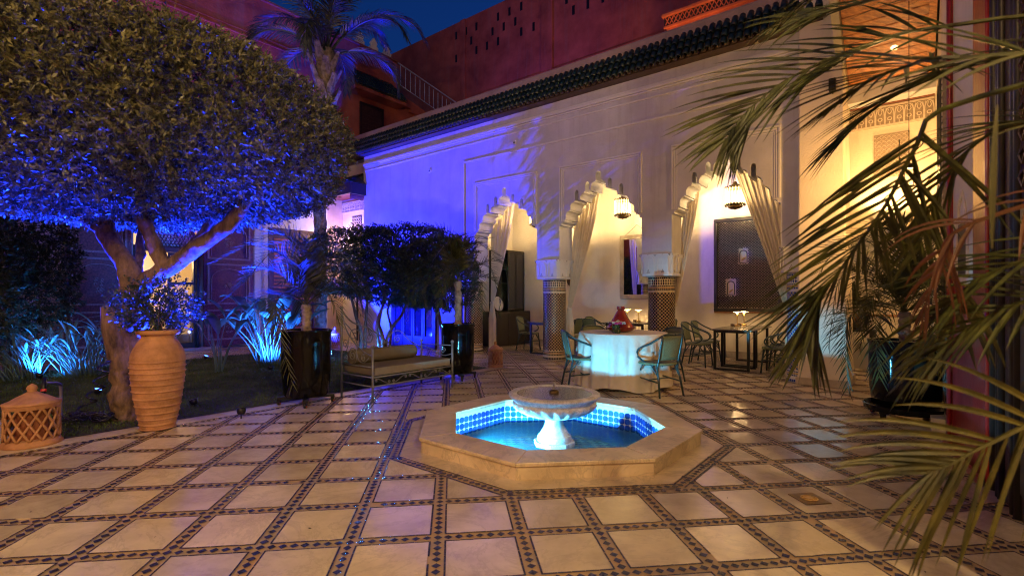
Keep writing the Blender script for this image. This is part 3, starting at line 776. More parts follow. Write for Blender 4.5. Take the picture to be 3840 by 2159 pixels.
# wall over an opening with a scalloped head
po = [(5.98, 2.9), (5.98, 2.45), (6.05, 2.45), (6.05, 2.52), (6.14, 2.56), (6.14, 2.62), (6.28, 2.66), (6.28, 2.72), (6.60, 2.74), (6.88, 2.72), (6.88, 2.66), (7.0, 2.62), (7.0, 2.56), (7.08, 2.5), (7.20, 2.45), (7.20, 5.0), (5.98, 5.0)]
obj('wall', MB().prism_y(po, .72, .95), m_plaster2, pw)
fz, fg = MB(), MB()
def frieze(mb, gb, x0, x1, y, z0, z1, n):
    gb.box(x0, x1, y - .03, y + .003, z0, z1)
    mb.box(x0, x1, y - .045, y - .029, z0, z0 + .03).box(x0, x1, y - .045, y - .029, z1 - .03, z1)
    w_ = (x1 - x0) / n; h = z1 - z0 - .06
    for k in range(n):
        cx_ = x0 + (k + .5) * w_
        mb.tube([(cx_ - w_ * .46, y - .035, z0 + .03)] + [(cx_ + w_ * .46 * math.cos(a), y - .036, z0 + .03 + h * .5 + h * .45 * math.sin(a)) for a in (math.pi - i * math.pi / 8 for i in range(9))] + [(cx_ + w_ * .46, y - .035, z0 + .03)], .010, 4)
        mb.tube([(cx_ + w_ * .22 * math.cos(a), y - .036, z0 + .03 + h * .30 + w_ * .22 * math.sin(a)) for a in (i * math.pi / 4 for i in range(9))], .008, 4)
        mb.tube([(cx_, y - .036, z0 + .03), (cx_, y - .036, z0 + .03 + h * .14)], .009, 4)
        for sgn in (-1, 1):
            mb.tube([(cx_, y - .036, z0 + .03 + h * .55), (cx_ + sgn * w_ * .20, y - .036, z0 + .03 + h * .68), (cx_ + sgn * w_ * .10, y - .036, z0 + .03 + h * .86)], .008, 4)
            mb.tube([(cx_ + sgn * w_ * .46, y - .036, z0 + .03 + h * .62), (cx_ + sgn * w_ * .34, y - .036, z0 + .03 + h * .93)], .008, 4)
frieze(fz, fg, 5.98, 7.19, .72, 4.52, 4.88, 9)
obj('frieze', fg, m_stuccoshade, pw); obj('frieze_relief', fz, m_stucco, pw, kind='stuff')
g1, g2 = MB(), MB()
g1.box(6.36, 6.86, .70, .723, 3.62, 4.38)
for k in range(7):
    for j in range(10):
        x, z = 6.40 + k * .07, 3.66 + j * .075
        g2.tube([(x - .03, .697, z), (x, .697, z + .035), (x + .03, .697, z), (x, .697, z - .035), (x - .03, .697, z)], .006, 4)
obj('stucco_panel', g1, m_stuccoshade, pw); obj('panel_lattice', g2, m_stucco, pw, kind='stuff')
cp_ = bthing('porch_canopy', 'varnished cedar canopy sloping up over the porch, cream beam along its left edge', 'canopy')
import itertools
yA, zA, yB, zB = .70, 4.98, -1.75, 6.24
nb = 16
for k in range(nb):
    f0, f1 = k / nb + .002, (k + 1) / nb - .002
    p0 = (yA + (yB - yA) * f0, zA + (zB - zA) * f0); p1 = (yA + (yB - yA) * f1, zA + (zB - zA) * f1)
    dz = random.uniform(0, .006)
    mb = MB().prism_y([(5.98, 0), (7.16, 0), (7.16, .02), (5.98, .02)], 0, 1)
    mb = MB().add([(6.02, p0[0], p0[1] + dz), (7.16, p0[0], p0[1] + dz), (7.16, p1[0], p1[1] + dz), (6.02, p1[0], p1[1] + dz), (6.02, p0[0], p0[1] + .03), (7.16, p0[0], p0[1] + .03), (7.16, p1[0], p1[1] + .03), (6.02, p1[0], p1[1] + .03)],
        [(0,1,2,3),(7,6,5,4),(0,4,5,1),(1,5,6,2),(2,6,7,3),(3,7,4,0)])
    obj('plank', mb, m_orangewood, cp_, bevel=.004)
obj('fascia', MB().box(5.98, 7.19, .60, .66, 4.885, 5.10), m_redwood, cp_, bevel=.005)
obj('side_beam', MB().add([(5.90, .62, 4.76), (6.015, .62, 4.76), (6.015, yB, zB - .12), (5.90, yB, zB - .12), (5.90, .62, 5.06), (6.015, .62, 5.06), (6.015, yB, zB + .14), (5.90, yB, zB + .14)],
        [(0,1,2,3),(7,6,5,4),(0,4,5,1),(1,5,6,2),(2,6,7,3),(3,7,4,0)]), m_creambeam, cp_, bevel=.006)
obj('side_strip', MB().add([(7.08, .59, 4.90), (7.17, .59, 4.90), (7.17, yB, zB - .10), (7.08, yB, zB - .10), (7.08, .59, 4.98), (7.17, .59, 4.98), (7.17, yB, zB - .02), (7.08, yB, zB - .02)],
        [(0,1,2,3),(7,6,5,4),(0,4,5,1),(1,5,6,2),(2,6,7,3),(3,7,4,0)]), m_orangewood, cp_)
obj('roof_deck', MB().add([(5.9, .69, 5.05), (7.2, .69, 5.05), (7.2, yB, zB + .06), (5.9, yB, zB + .06), (5.9, .69, 5.5), (7.2, .69, 5.5), (7.2, yB, zB + .5), (5.9, yB, zB + .5)],
        [(0,1,2,3),(7,6,5,4),(0,4,5,1),(1,5,6,2),(2,6,7,3),(3,7,4,0)]), m_blackwood, cp_)
sp = bthing('floodlight', 'small black floodlight on the white wall beside the canopy beam', 'lamp', 5.86, -.50, 5.0)
obj('housing', MB().box(-.05, .05, -.12, 0, -.10, .10), m_black, sp, bevel=.01); obj('bracket', MB().tube([(0, 0, -.12), (0, -.06, -.12), (0, -.06, -.08)], .01, 5), m_black, sp)
sn = bthing('wall_uplighter', 'white trough wall light shining up the cream porch wall', 'lamp', 6.62, .60, 2.86)
obj('trough', MB().add([(-.28, -.10, .10), (.28, -.10, .10), (.28, .10, .10), (-.28, .10, .10), (-.24, -.03, -.03), (.24, -.03, -.03), (.24, .10, -.03), (-.24, .10, -.03), (-.27, -.085, .098), (.27, -.085, .098), (.27, .09, .098), (-.27, .09, .098), (-.23, -.02, -.01), (.23, -.02, -.01), (.23, .09, -.01), (-.23, .09, -.01)],
    [(0,1,5,4),(1,2,6,5),(2,3,7,6),(3,0,4,7),(4,5,6,7),(9,8,12,13),(10,9,13,14),(11,10,14,15),(8,11,15,12),(12,15,14,13),(0,8,9,1),(1,9,10,2),(2,10,11,3),(3,11,8,0)]), m_trim, sn)
obj('tube_bulb', MB().tube([(-.2, .02, .03), (.2, .02, .03)], .018, 8), m_glow, sn)
sb = bthing('lantern_bracket', 'curled black iron bracket on the cream porch wall', 'bracket', 6.72, .69, 3.95)
c = MB()
c.tube([(0, 0, .3), (0, -.02, -.1)], .008, 5)
c.tube(spline([(0, -.01, .05), (.12, -.02, .12), (.26, -.02, .10), (.32, -.02, .18), (.27, -.02, .23), (.24, -.02, .19)], 20), .008, 5)
c.tube(spline([(0, -.01, -.05), (.10, -.02, -.02), (.20, -.02, .05), (.26, -.02, .09)], 12), .007, 5)
obj('scroll', c, m_black, sb)

# ---- right boundary wall
rw = bthing('side_wall', 'cream wall running towards the camera on the right, with stone skirting', 'wall')
obj('wall', MB().box(7.20, 7.60, -3.40, 3.1, 0, 7), m_plaster2, rw)
obj('skirting', MB().box(7.17, 7.20, -3.40, .70, 0, .18), m_skirt, rw, bevel=.004)
wd = bthing('carved_window', 'tall dark window in a carved stucco surround on the cream side wall', 'window', 7.2, -1.9, 0)
g1, g2 = MB(), MB()
g1.box(-.03, .003, -.50, .50, 2.35, 4.4)
for k in range(26):
    for y in (-.44, .44):
        z = 2.40 + k * .078
        g2.tube([(-.036, y - .03, z), (-.036, y, z + .03), (-.036, y + .03, z), (-.036, y, z - .03), (-.036, y - .03, z)], .006, 4)
obj('surround', g1, m_stuccoshade, wd); obj('surround_relief', g2, m_stucco, wd, kind='stuff')
obj('frame', MB().box(-.06, -.031, -.36, .36, 2.5, 2.56).box(-.06, -.031, -.36, .36, 4.2, 4.26).box(-.06, -.031, -.36, -.30, 2.561, 4.199).box(-.06, -.031, .30, .36, 2.561, 4.199).box(-.06, -.031, -.025, .025, 2.561, 4.199), m_blackwood, wd)
obj('pane', MB().box(-.034, -.032, -.29, -.03, 2.57, 4.19).box(-.034, -.032, .03, .29, 2.57, 4.19), m_darkglass, wd)
sd = bthing('side_door', 'dark wooden door low in the cream side wall beyond the potted palm', 'door', 7.2, -2.55, 0)
obj('leaf', MB().box(-.03, .01, -.40, .40, .19, 2.2), m_blackwood, sd, bevel=.005)
for z0_, z1_ in ((.3, 1.1), (1.2, 2.1)): obj('panel', MB().box(-.045, -.03, -.32, .32, z0_, z1_), m_darkwood, sd, bevel=.01)
obj('step', MB().box(-.16, -.03, -.45, .45, 0, .15), m_skirt, sd, bevel=.008)
rc = bthing('red_door_casing', 'red lacquered door casing with a cream plaster panel between its posts', 'door casing', 7.19, -3.47, 0, .113)
RZ = math.atan2(-.12, .0) * 0
obj('inner_post', MB().box(-.03, .25, -.12, .02, 0, 8), m_redpaint, rc, bevel=.012)
obj('bead', MB().tube([(-.035, -.13, 0), (-.035, -.13, 8)], .018, 8).tube([(-.035, -.06, 0), (-.035, -.06, 8)], .012, 8), m_redpaint, rc, smooth=True)
obj('lower_panel', MB().add([(-.01, -.95, 0), (.3, -.95, 0), (.3, -.121, 0), (-.01, -.121, 0), (-.01, -.95, 1.62), (.3, -.95, 1.62), (.3, -.121, 1.62), (-.01, -.121, 1.62)], [(3,2,1,0),(4,5,6,7),(0,1,5,4),(1,2,6,5),(2,3,7,6),(3,0,4,7)]), m_redpaint, rc)
obj('upper_panel', MB().box(-.005, .3, -.95, -.121, 1.625, 8), m_plaster2, rc)
nic = MB().tube([(-.01, -.75, 1.7), (-.01, -.75, 2.15), (-.01, -.66, 2.36), (-.01, -.54, 2.5), (-.01, -.42, 2.36), (-.01, -.33, 2.15), (-.01, -.33, 1.7)], .014, 5)
obj('niche_moulding', nic, m_stucco, rc); obj('niche', MB().prism_z([(-.008, -.735), (-.006, -.735), (-.006, -.345), (-.008, -.345)], 1.7, 2.2), m_blackwood, rc)
obj('outer_post', MB().box(-.015, .3, -1.36, -.951, 0, 8), m_redpaint, rc, bevel=.012)
obj('step', MB().box(-.07, -.04, -1.4, -.0, 0, .06), m_redpaint, rc)
ld = bthing('lattice_door', 'tall dark carved wooden door with pierced lattice and pale grey mouldings at the right edge', 'door', 7.27, -4.85, 0, .10)
obj('leaf', MB().box(.10, .2, -2.4, 0, 0, 8), m_darkwood, ld)
mo = MB()
for y in (-.09, -.25, -.31, -.62, -.70): mo.tube([(.09, y, 0), (.09, y, 8)], .028, 8)
obj('moulding', mo, m_blackwood, ld, smooth=True)
lt = MB()
for j in range(26):
    for i in range(6):
        y, z = -.84 - i * .15, 2.3 + j * .15
        lt.tube([(.085, y - .07, z), (.085, y - .03, z + .03), (.085, y, z + .07), (.085, y + .03, z + .03), (.085, y + .07, z), (.085, y, z - .07), (.085, y - .07, z)], .016, 5)
obj('lattice', lt, m_darkwood, ld, kind='stuff')
obj('lower_panel', MB().box(.06, .1, -2.2, -.85, .2, 2.1), m_blackwood, ld, bevel=.02)

# ---- gallery behind the arches
gb = bthing('gallery_back_wall', 'warm lit plaster wall at the back of the gallery', 'wall')
obj('wall', MB().box(-3.6, 7.2, 2.9, 3.2, 0, 5), m_plaster2, gb); obj('skirting', MB().box(-3.6, 7.2, 2.875, 2.9, 0, .16), m_skirt, gb, bevel=.004)
ge = bthing('gallery_end_wall', 'plaster wall closing the left end of the gallery behind the black cabinet', 'wall')
obj('wall', MB().box(-3.9, -3.6, .27, 2.9, 0, 5), m_plaster2, ge)
gc = bthing('gallery_ceiling', 'plain ceiling over the gallery tables', 'ceiling'); gc['kind'] = 'structure'
obj('slab', MB().box(-3.9, 7.2, .27, 3.2, 4.9, 6.1), m_plaster, gc)

# ---- recess at the far left end of the arcade
nk = bthing('nook_wall', 'warm lit wall of the far corner recess with a carved stucco frieze', 'wall')
obj('wall', MB().box(-9.2, -7.38, .10, .4, 0, 6.17), m_plaster2, nk)
fz, fg = MB(), MB(); frieze(fz, fg, -9.19, -7.39, .10, 4.52, 4.88, 12)
obj('frieze', fg, m_stuccoshade, nk); obj('frieze_relief', fz, m_stucco, nk, kind='stuff')
g1, g2 = MB(), MB(); g1.box(-8.62, -8.05, .085, .103, 3.3, 4.35)
for k in range(5):
    for j in range(9):
        x, z = -8.55 + k * .11, 3.36 + j * .115
        g2.tube([(x - .045, .08, z), (x, .08, z + .045), (x + .045, .08, z), (x, .08, z - .045), (x - .045, .08, z)], .010, 4)
obj('stucco_panel', g1, m_darkwood, nk); obj('panel_lattice', g2, m_stucco, nk, kind='stuff')
obj('string_course', MB().box(-9.19, -7.39, .06, .102, 5.62, 5.68).box(-9.19, -7.39, .04, .102, 5.70, 5.76), m_trim, nk)
nc = bthing('corner_canopy', 'dark canopy with green roof tiles in the far corner above the recess', 'canopy')
obj('soffit', MB().box(-9.19, -7.30, -.85, .09, 4.98, 5.02), m_redwood, nc)
obj('fascia', MB().box(-9.19, -7.25, -.92, -.86, 4.86, 5.22).box(-7.30, -7.24, -.859, -.31, 4.86, 5.22), m_blackwood, nc)
obj('bracket', MB().prism_y([(-7.42, 4.97), (-7.30, 4.97), (-7.36, 4.80), (-7.42, 4.72)], -.80, .05), m_redwood, nc)
obj('roof', MB().add([(-9.19, -.98, 5.22), (-7.2, -.98, 5.22), (-7.2, -.305, 5.22), (-9.19, .09, 5.22), (-9.19, .085, 5.75), (-7.9, .085, 5.75), (-7.75, -.305, 5.62)], [(0, 1, 6, 5, 4), (1, 2, 6), (0, 4, 3), (3, 2, 1, 0)]), m_greentile, nc)
rt = MB()
for k in range(15):
    x = -9.1 + k * .13; top = min(1, (15 - k) / 6.0)
    b = barrel(.05, .05, 1.10 * top + .05, n=5); M_ = Matrix.Translation((x, -.98, 5.24)) @ Matrix.Rotation(math.atan2(.5, 1.05), 4, 'X')
    rt.add([tuple(M_ @ Vector(p)) for p in b.v], b.f)
obj('roof_tiles', rt, m_greentile, nc, smooth=True, kind='stuff')
nd = bthing('recess_door', 'plain dark wooden door frame in the far corner recess', 'door', -7.9, .10, 0)
obj('frame', MB().box(-.40, -.34, -.06, 0, 0, 2.5).box(.34, .40, -.06, 0, 0, 2.5).box(-.339, .339, -.06, 0, 2.42, 2.5), m_blackwood, nd)
obj('leaf', MB().box(-.335, .335, -.03, -.002, 0, 2.41), m_pinkcap, nd)

# double door in the blue-lit wall
dd = bthing('double_door', 'dark wooden double door with curtained panes in the blue lit wall, behind the small trees', 'door', -4.85, TF, 0)
obj('frame', MB().box(-1.0, -.92, -.08, 0, 0, 2.55).box(.92, 1.0, -.08, 0, 0, 2.55).box(-.919, .919, -.08, 0, 2.47, 2.55), m_darkwood, dd, bevel=.006)
for x0 in (-.91, -.45, .01, .47):
    lf = obj('leaf', MB().box(x0, x0 + .06, -.06, -.01, 0, 2.46).box(x0 + .38, x0 + .44, -.06, -.01, 0, 2.46).box(x0 + .061, x0 + .379, -.06, -.01, 0, .35).box(x0 + .061, x0 + .379, -.06, -.01, 1.25, 1.31).box(x0 + .061, x0 + .379, -.06, -.01, 2.38, 2.46), m_blackwood if x0 < .4 else m_darkwood, dd)
    obj('pane', MB().box(x0 + .06, x0 + .38, -.03, -.026, .35, 2.38), m_darkglass, lf)
    obj('blind', MB().box(x0 + .065, x0 + .375, -.022, -.018, .36, 2.37), m_cushion, lf)

# small utility plates on the wall
for x, z, lb in ((-1.0, 5.42, 'small square junction box high on the white wall above the left arch'), (-4.15, 5.2, 'small square junction box high on the blue lit part of the wall')):
    q = bthing('junction_box', lb, 'box', x, TF, z); obj('cover', MB().box(-.05, .05, -.03, 0, -.05, .05), m_trim, q, bevel=.006); obj('knockout', MB().box(-.02, .02, -.034, -.0301, -.02, .02), m_black, q)

# ================================================================ LEFT FACADE (plane x = -9.2, faces +x)
fa = bthing('garden_facade', 'dim ground floor facade behind the garden with pale plaster between painted doors', 'facade')
def fx(mb, x0, x1, y0, y1, z0, z1): mb.box(-9.2 + x0, -9.2 + x1, y0, y1, z0, z1)
m = MB(); fx(m, -.4, 0, -14, -6.15, 0, 5.6); fx(m, -.4, 0, -4.60, .1, 0, 5.6); fx(m, -.4, 0, -6.149, -4.601, 3.95, 5.6)
obj('wall', m, m_pinkcap, fa)
st_ = MB(); fx(st_, .001, .30, -7.6, -4.2, 0, .07); obj('door_step', st_, m_skirt, fa, bevel=.01)
pj = MB(); fx(pj, .001, .05, -3.05, -2.62, 0, 4.6); fx(pj, .001, .05, -1.0, -.55, 0, 4.6); fx(pj, .001, .05, -2.619, -1.001, 3.75, 4.6); obj('white_surround', pj, m_plaster, fa)
rel = MB()
for k in range(34):
    for yc in (-2.78, -.84):
        z = .6 + k * .115
        rel.tube([(-9.145, yc - .05, z), (-9.145, yc, z + .05), (-9.145, yc + .05, z), (-9.145, yc, z - .05), (-9.145, yc - .05, z)], .012, 4)
obj('stucco_relief', rel, m_stucco, fa, kind='stuff')
sh = bthing('tall_shutter', 'tall brown wooden shutter in a white stucco surround behind the black pot palm', 'shutter', -9.2, -1.81, 0)
obj('frame', MB().box(.0, .06, -.80, -.72, .1, 3.74).box(.0, .06, .72, .80, .1, 3.74).box(0, .06, -.719, .719, 3.66, 3.74), m_darkwood, sh)
for k, y0 in enumerate((-.71, .005)):
    lf = obj('shutter_leaf', MB().box(.005, .04, y0, y0 + .70, .1, 3.655), m_darkwood, sh)
    for j in range(26): obj('slat', MB().box(.041, .052, y0 + .08, y0 + .62, .35 + j * .12, .41 + j * .12), m_terradark, lf)
# arched doorway with fanlight, open painted leaves
dw = bthing('arched_doorway', 'arched doorway with pierced fanlight and glass door, warm room behind', 'doorway', -9.2, -5.375, 0)
obj('jamb', MB().box(-.3, .06, -.775, -.70, 0, 2.75).box(-.3, .06, .70, .775, 0, 2.75).box(-.3, .06, -.775, .775, 2.751, 2.90), m_blackwood, dw, bevel=.01)
fan = MB(); 
pts = [(.02, .70 * math.cos(a), 2.9 + .98 * math.sin(a)) for a in (i * math.pi / 16 for i in range(17))]
fan.tube(pts, .04, 6); obj('fan_arch', fan, m_blackwood, dw)
fl = MB()
for i in range(-8, 9):
    for j in range(12):
        y, z = i * .085 + (j % 2) * .04, 2.94 + j * .078
        if (y / .66) ** 2 + ((z - 2.9) / .93) ** 2 < 1:
            a = random.uniform(0, 3.14); r = .042
            fl.tube([(.02, y + r * math.cos(a + q), z + r * math.sin(a + q)) for q in (0, 1.4, 2.8, 4.2, 5.3)], .011, 4)
obj('fanlight_tracery', fl, m_blackwood, dw, kind='stuff')
obj('fanlight_pane', MB().prism_y([(0, 0)] * 0 + [(0, 0), (0, 0), (0, 0)], 0, 0) if False else MB().add([(-.01, y, z) for _, y, z in pts], [tuple(range(17))]), m_book, dw)
gd = obj('glass_door', MB().box(-.02, .03, .0, .06, 0, 2.74).box(-.02, .03, .63, .69, 0, 2.74).box(-.02, .03, .061, .629, .0, .22).box(-.02, .03, .061, .629, .95, 1.02).box(-.02, .03, .061, .629, 1.86, 1.93).box(-.02, .03, .061, .629, 2.66, 2.74), m_blackwood, dw)
obj('pane', MB().box(.0, .006, .06, .63, .22, 2.66), m_glass, gd)
room = bthing('room_walls', 'warm lit inner walls of the room seen through the arched doorway', 'room')
obj('back_wall', MB().box(-13.2, -13.0, -9, -3, 0, 4), m_plaster2, room); obj('side_wall', MB().box(-13, -9.61, -3.2, -3, 0, 4).box(-13, -9.61, -9, -8.8, 0, 4), m_plaster2, room)
obj('ceiling', MB().box(-13, -9.61, -8.8, -3.2, 3.95, 4.1), m_plaster, room)
rf = struct(obj('room_floor', MB().box(-13, -9.3, -8.8, -3.2, -.01, .01), m_skirt, None, loc=tuple(L(0, 0)), rz=TH))
def painted_panel(y0, y1, lab):
    p = bthing('painted_door_leaf', lab, 'door', -9.2, y0, 0, group='painted maroon door leaves of the facade'); w_ = y1 - y0
    obj('leaf', MB().box(.07, .13, 0, w_, .08, 3.9), m_maroon, p, bevel=.01)
    for z0_, z1_ in ((.25, 1.15), (1.3, 2.5), (2.62, 3.8)):
        b = MB().box(.131, .15, .10, w_ - .10, z0_, z0_ + .05).box(.131, .15, .10, w_ - .10, z1_ - .05, z1_).box(.131, .15, .10, .15, z0_ + .051, z1_ - .051).box(.131, .15, w_ - .15, w_ - .10, z0_ + .051, z1_ - .051)
        cx_ = w_ / 2; h = z1_ - z0_
        b.tube([(.14, .21, z0_ + .1), (.14, .21, z0_ + h * .62)] + [(.14, cx_ + (w_ / 2 - .21) * math.cos(a), z0_ + h * .62 + h * .25 * math.sin(a)) for a in (math.pi - i * math.pi / 8 for i in range(9))] + [(.14, w_ - .21, z0_ + .1)], .012, 4)
        obj('panel_moulding', b, m_ornament, p)
        f = MB()
        for q in range(14):
            a = random.uniform(0, 6.28); r = random.uniform(.02, .13); x_, z_ = cx_ + r * math.cos(a), z0_ + h * .42 + 1.5 * r * math.sin(a)
            f.tube([(.134, x_ + .03 * math.cos(v), z_ + .03 * math.sin(v)) for v in (0, 1.5, 3, 4.5)], .010, 4)
        obj('floral_ornament', f, m_ornament, p, kind='stuff')
painted_panel(-4.52, -3.12, 'painted maroon door leaf right of the arched doorway, arched panels and pale flowers')
painted_panel(-7.55, -6.22, 'painted maroon door leaf left of the arched doorway, behind the olive tree')

# upper red house
rh = bthing('red_house', 'tall red rendered house above the garden facade, violet in the floodlight', 'house')
obj('wall', MB().box(-9.9, -9.21, -22, 2.55, 5.6, 10.87), m_red, rh)
obj('roof_coping', MB().box(-9.95, -9.12, -22, 2.60, 10.871, 10.93), m_terradark, rh)
obj('string_course', MB().box(-9.209, -9.17, -22, .2, 9.55, 9.59).box(-9.209, -9.18, -22, .2, 9.70, 9.72), m_red, rh)
obj('lower_wall', MB().prism_y([(0, 0)], 0, 0) if False else MB().add([(-9.9, 2.551, 5.6), (-9.21, 2.551, 5.6), (-9.21, 7.0, 5.6), (-9.9, 7.0, 5.6), (-9.9, 2.551, 9.75), (-9.21, 2.551, 9.75), (-9.21, 7.0, 8.6), (-9.9, 7.0, 8.6)], [(3,2,1,0),(4,5,6,7),(0,1,5,4),(1,2,6,5),(2,3,7,6),(3,0,4,7)]), m_red, rh)
for k in range(5): obj('stair_tread', MB().box(-9.208, -9.05, 2.6 + k * .26, 2.86 + k * .26, 9.35 - k * .16, 9.50 - k * .16), m_red, rh)
wn = bthing('upper_shutters', 'dark carved double shutter under the small tiled awning on the red house', 'shutter', -9.2, .80, 6.4)
obj('frame', MB().box(-.008, .05, 0, .07, 0, 2.4).box(-.008, .05, 1.0, 1.07, 0, 2.4).box(-.008, .05, .071, .999, 2.32, 2.4), m_blackwood, wn)
for y0 in (.075, .54):
    lf = obj('shutter_leaf', MB().box(-.008, .02, y0, y0 + .455, 0, 2.31), m_darkwood, wn)
    for j in range(12): obj('slat', MB().box(.021, .032, y0 + .05, y0 + .41, .1 + j * .17, .17 + j * .17), m_darkwood, lf)
an_ = bthing('tiled_awning', 'small awning with green roof tiles on the red house above the dark shutters', 'awning')
obj('soffit', MB().box(-9.2, -8.62, .25, 2.55, 9.0, 9.13), m_red, an_, bevel=.01)
obj('deck', MB().add([(-9.2, .25, 9.131), (-8.60, .25, 9.131), (-8.60, 2.55, 9.131), (-9.2, 2.55, 9.131), (-9.2, .45, 9.85), (-9.2, 2.35, 9.85)], [(0, 4, 1), (1, 4, 5, 2), (2, 5, 3), (0, 1, 2, 3)]), m_clayedge, an_)
ta = barrel(.052, .044, .30).mesh('roof_tile', m_greentile, True); sa = math.atan2(.72, .60)
for k in range(17):
    for j in range(4):
        q = j * .225; y = .30 + k * .137
        if not (.45 * q / .94 - .1 < k * .137 and (16 - k) * .137 > .35 * q / .94 - .1): continue
        o = link('roof_tile', ta, an_, (-8.55 - q * math.cos(sa), y, 9.15 + q * math.sin(sa)), math.pi / 2); o.rotation_euler = (sa - .05, 0, math.pi / 2)
for k in range(3):
    f = bthing('roof_finial', ['white stepped roof finial nearest the stair railing', 'white stepped roof finial, middle one of the row', 'white stepped roof finial half behind the palm fronds'][k], 'finial', -9.35, 2.15 - k * .62, 10.93, group='white roof finials')
    obj('base', MB().box(-.07, .07, -.22, .22, 0, .10), m_trim, f, bevel=.01)
    obj('crest', MB().loft([[(.06 * c_, .16 * s__, z) for c_, s__ in ((1, 1), (-1, 1), (-1, -1), (1, -1))] if False else [(.06, w_, z), (-.06, w_, z), (-.06, -w_, z), (.06, -w_, z)] for w_, z in ((.17, .101), (.19, .2), (.11, .27), (.15, .36), (.08, .46), (.02, .56))]), m_trim, f, bevel=.01)
ra = bthing('stair_railing', 'grey iron stair railing with slim balusters descending beside the red house', 'railing')
def rail_z(y): return 10.85 - (y - 2.6) * .18, 10.02 - (y - 2.6) * .22
rl = MB(); 
rl.tube([(-9.15, 2.55, rail_z(2.55)[0]), (-9.15, 6.0, rail_z(6.0)[0])], .028, 6); obj('handrail', rl, m_raillit, ra)
rl = MB(); rl.tube([(-9.15, 2.3, rail_z(2.55)[1] + .06), (-9.15, 5.6, rail_z(5.6)[1])], .018, 6); obj('bottom_rail', rl, m_raillit, ra)
bm_ = MB().tube([(0, 0, 0), (0, 0, .80)], .017, 5).lathe([(.012, .36), (.028, .40), (.012, .44)], 8).mesh('baluster', m_raillit)
for k in range(13):
    y = 2.68 + k * .255; link('baluster', bm_, ra, (-9.15, y, rail_z(y)[1]))
r2 = bthing('terrace_handrail', 'short white handrail rising above the terrace parapet in front of the red wall', 'railing', -2.9, 3.0, 7.0)
obj('post', MB().tube([(0, 0, -1), (0, 0, 1.35)], .02, 6), m_trim, r2); obj('rail', MB().tube([(0, 0, 1.35), (1.3, .1, .2)], .018, 6), m_trim, r2)
ant = bthing('roof_antenna', 'thin dark pole sticking out over the top of the tall red wall', 'pole', -7.0, 6.0, 14.5)
obj('pole', MB().tube([(-.9, -.4, .45), (.2, 0, -.3)], .03, 5), m_black, ant)

# tall red wall behind the arcade
bw = bthing('tall_red_wall', 'very tall red rendered wall behind the arcade, violet at its upper left', 'wall')
obj('wall', MB().box(-14, 9, 6.0, 6.5, 5, 13.96), m_red, bw)
obj('pilaster', MB().box(-4.55, -4.0, 5.9, 5.999, 5, 13.3).box(-9.0, -8.7, 5.93, 5.999, 5, 13.96), m_red, bw, bevel=.02)
obj('ledge', MB().box(-14, 9, 5.86, 5.999, 10.25, 10.36), m_red, bw, bevel=.02)
hm = MB().box(-.055, .055, -.012, .3, -.17, .17).mesh('putlog_hole', m_black)  # uncut wall: a black block stands for the shade inside each hole
for r_ in range(3):
    for k in range(14):
        if (k + r_) % 4 == 3: continue
        x = -9.3 + k * .62 + (r_ % 2) * .31
        if abs(x + 4.3) < .4: continue
        link('putlog_hole', hm, bw, (x, 6.0, 13.4 - r_ * .52))
rb_ = bthing('orange_block', 'orange lit rendered block with a carved brick cornice above the parapet', 'building')
obj('wall', MB().box(1.56, 9, 3.3, 5.9, 6.1, 8.98), m_red, rb_)
obj('cornice', MB().box(1.50, 9, 3.22, 3.299, 8.97, 9.02).box(1.46, 9, 3.16, 3.299, 9.27, 9.33), m_red, rb_)
cb = MB()
for k in range(46):
    x = 1.54 + k * .12
    cb.tube([(x, 3.25, 9.03), (x + .06, 3.25, 9.145), (x, 3.25, 9.26)], .018, 4).tube([(x + .12, 3.25, 9.03), (x + .06, 3.25, 9.145), (x + .12, 3.25, 9.26)], .018, 4)
obj('cornice_bricks', cb, m_red, rb_, kind='stuff'); obj('cornice_ground', MB().box(1.5, 9, 3.27, 3.299, 9.021, 9.27), m_blackwood, rb_)
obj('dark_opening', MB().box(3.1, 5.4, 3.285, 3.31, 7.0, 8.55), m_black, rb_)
tr_ = bthing('terrace_deck', 'flat terrace deck behind the parapet', 'terrace'); tr_['kind'] = 'structure'
obj('slab', MB().box(-9.2, 9, .13, 6.0, 6.18, 6.3), m_pinkcap, tr_)

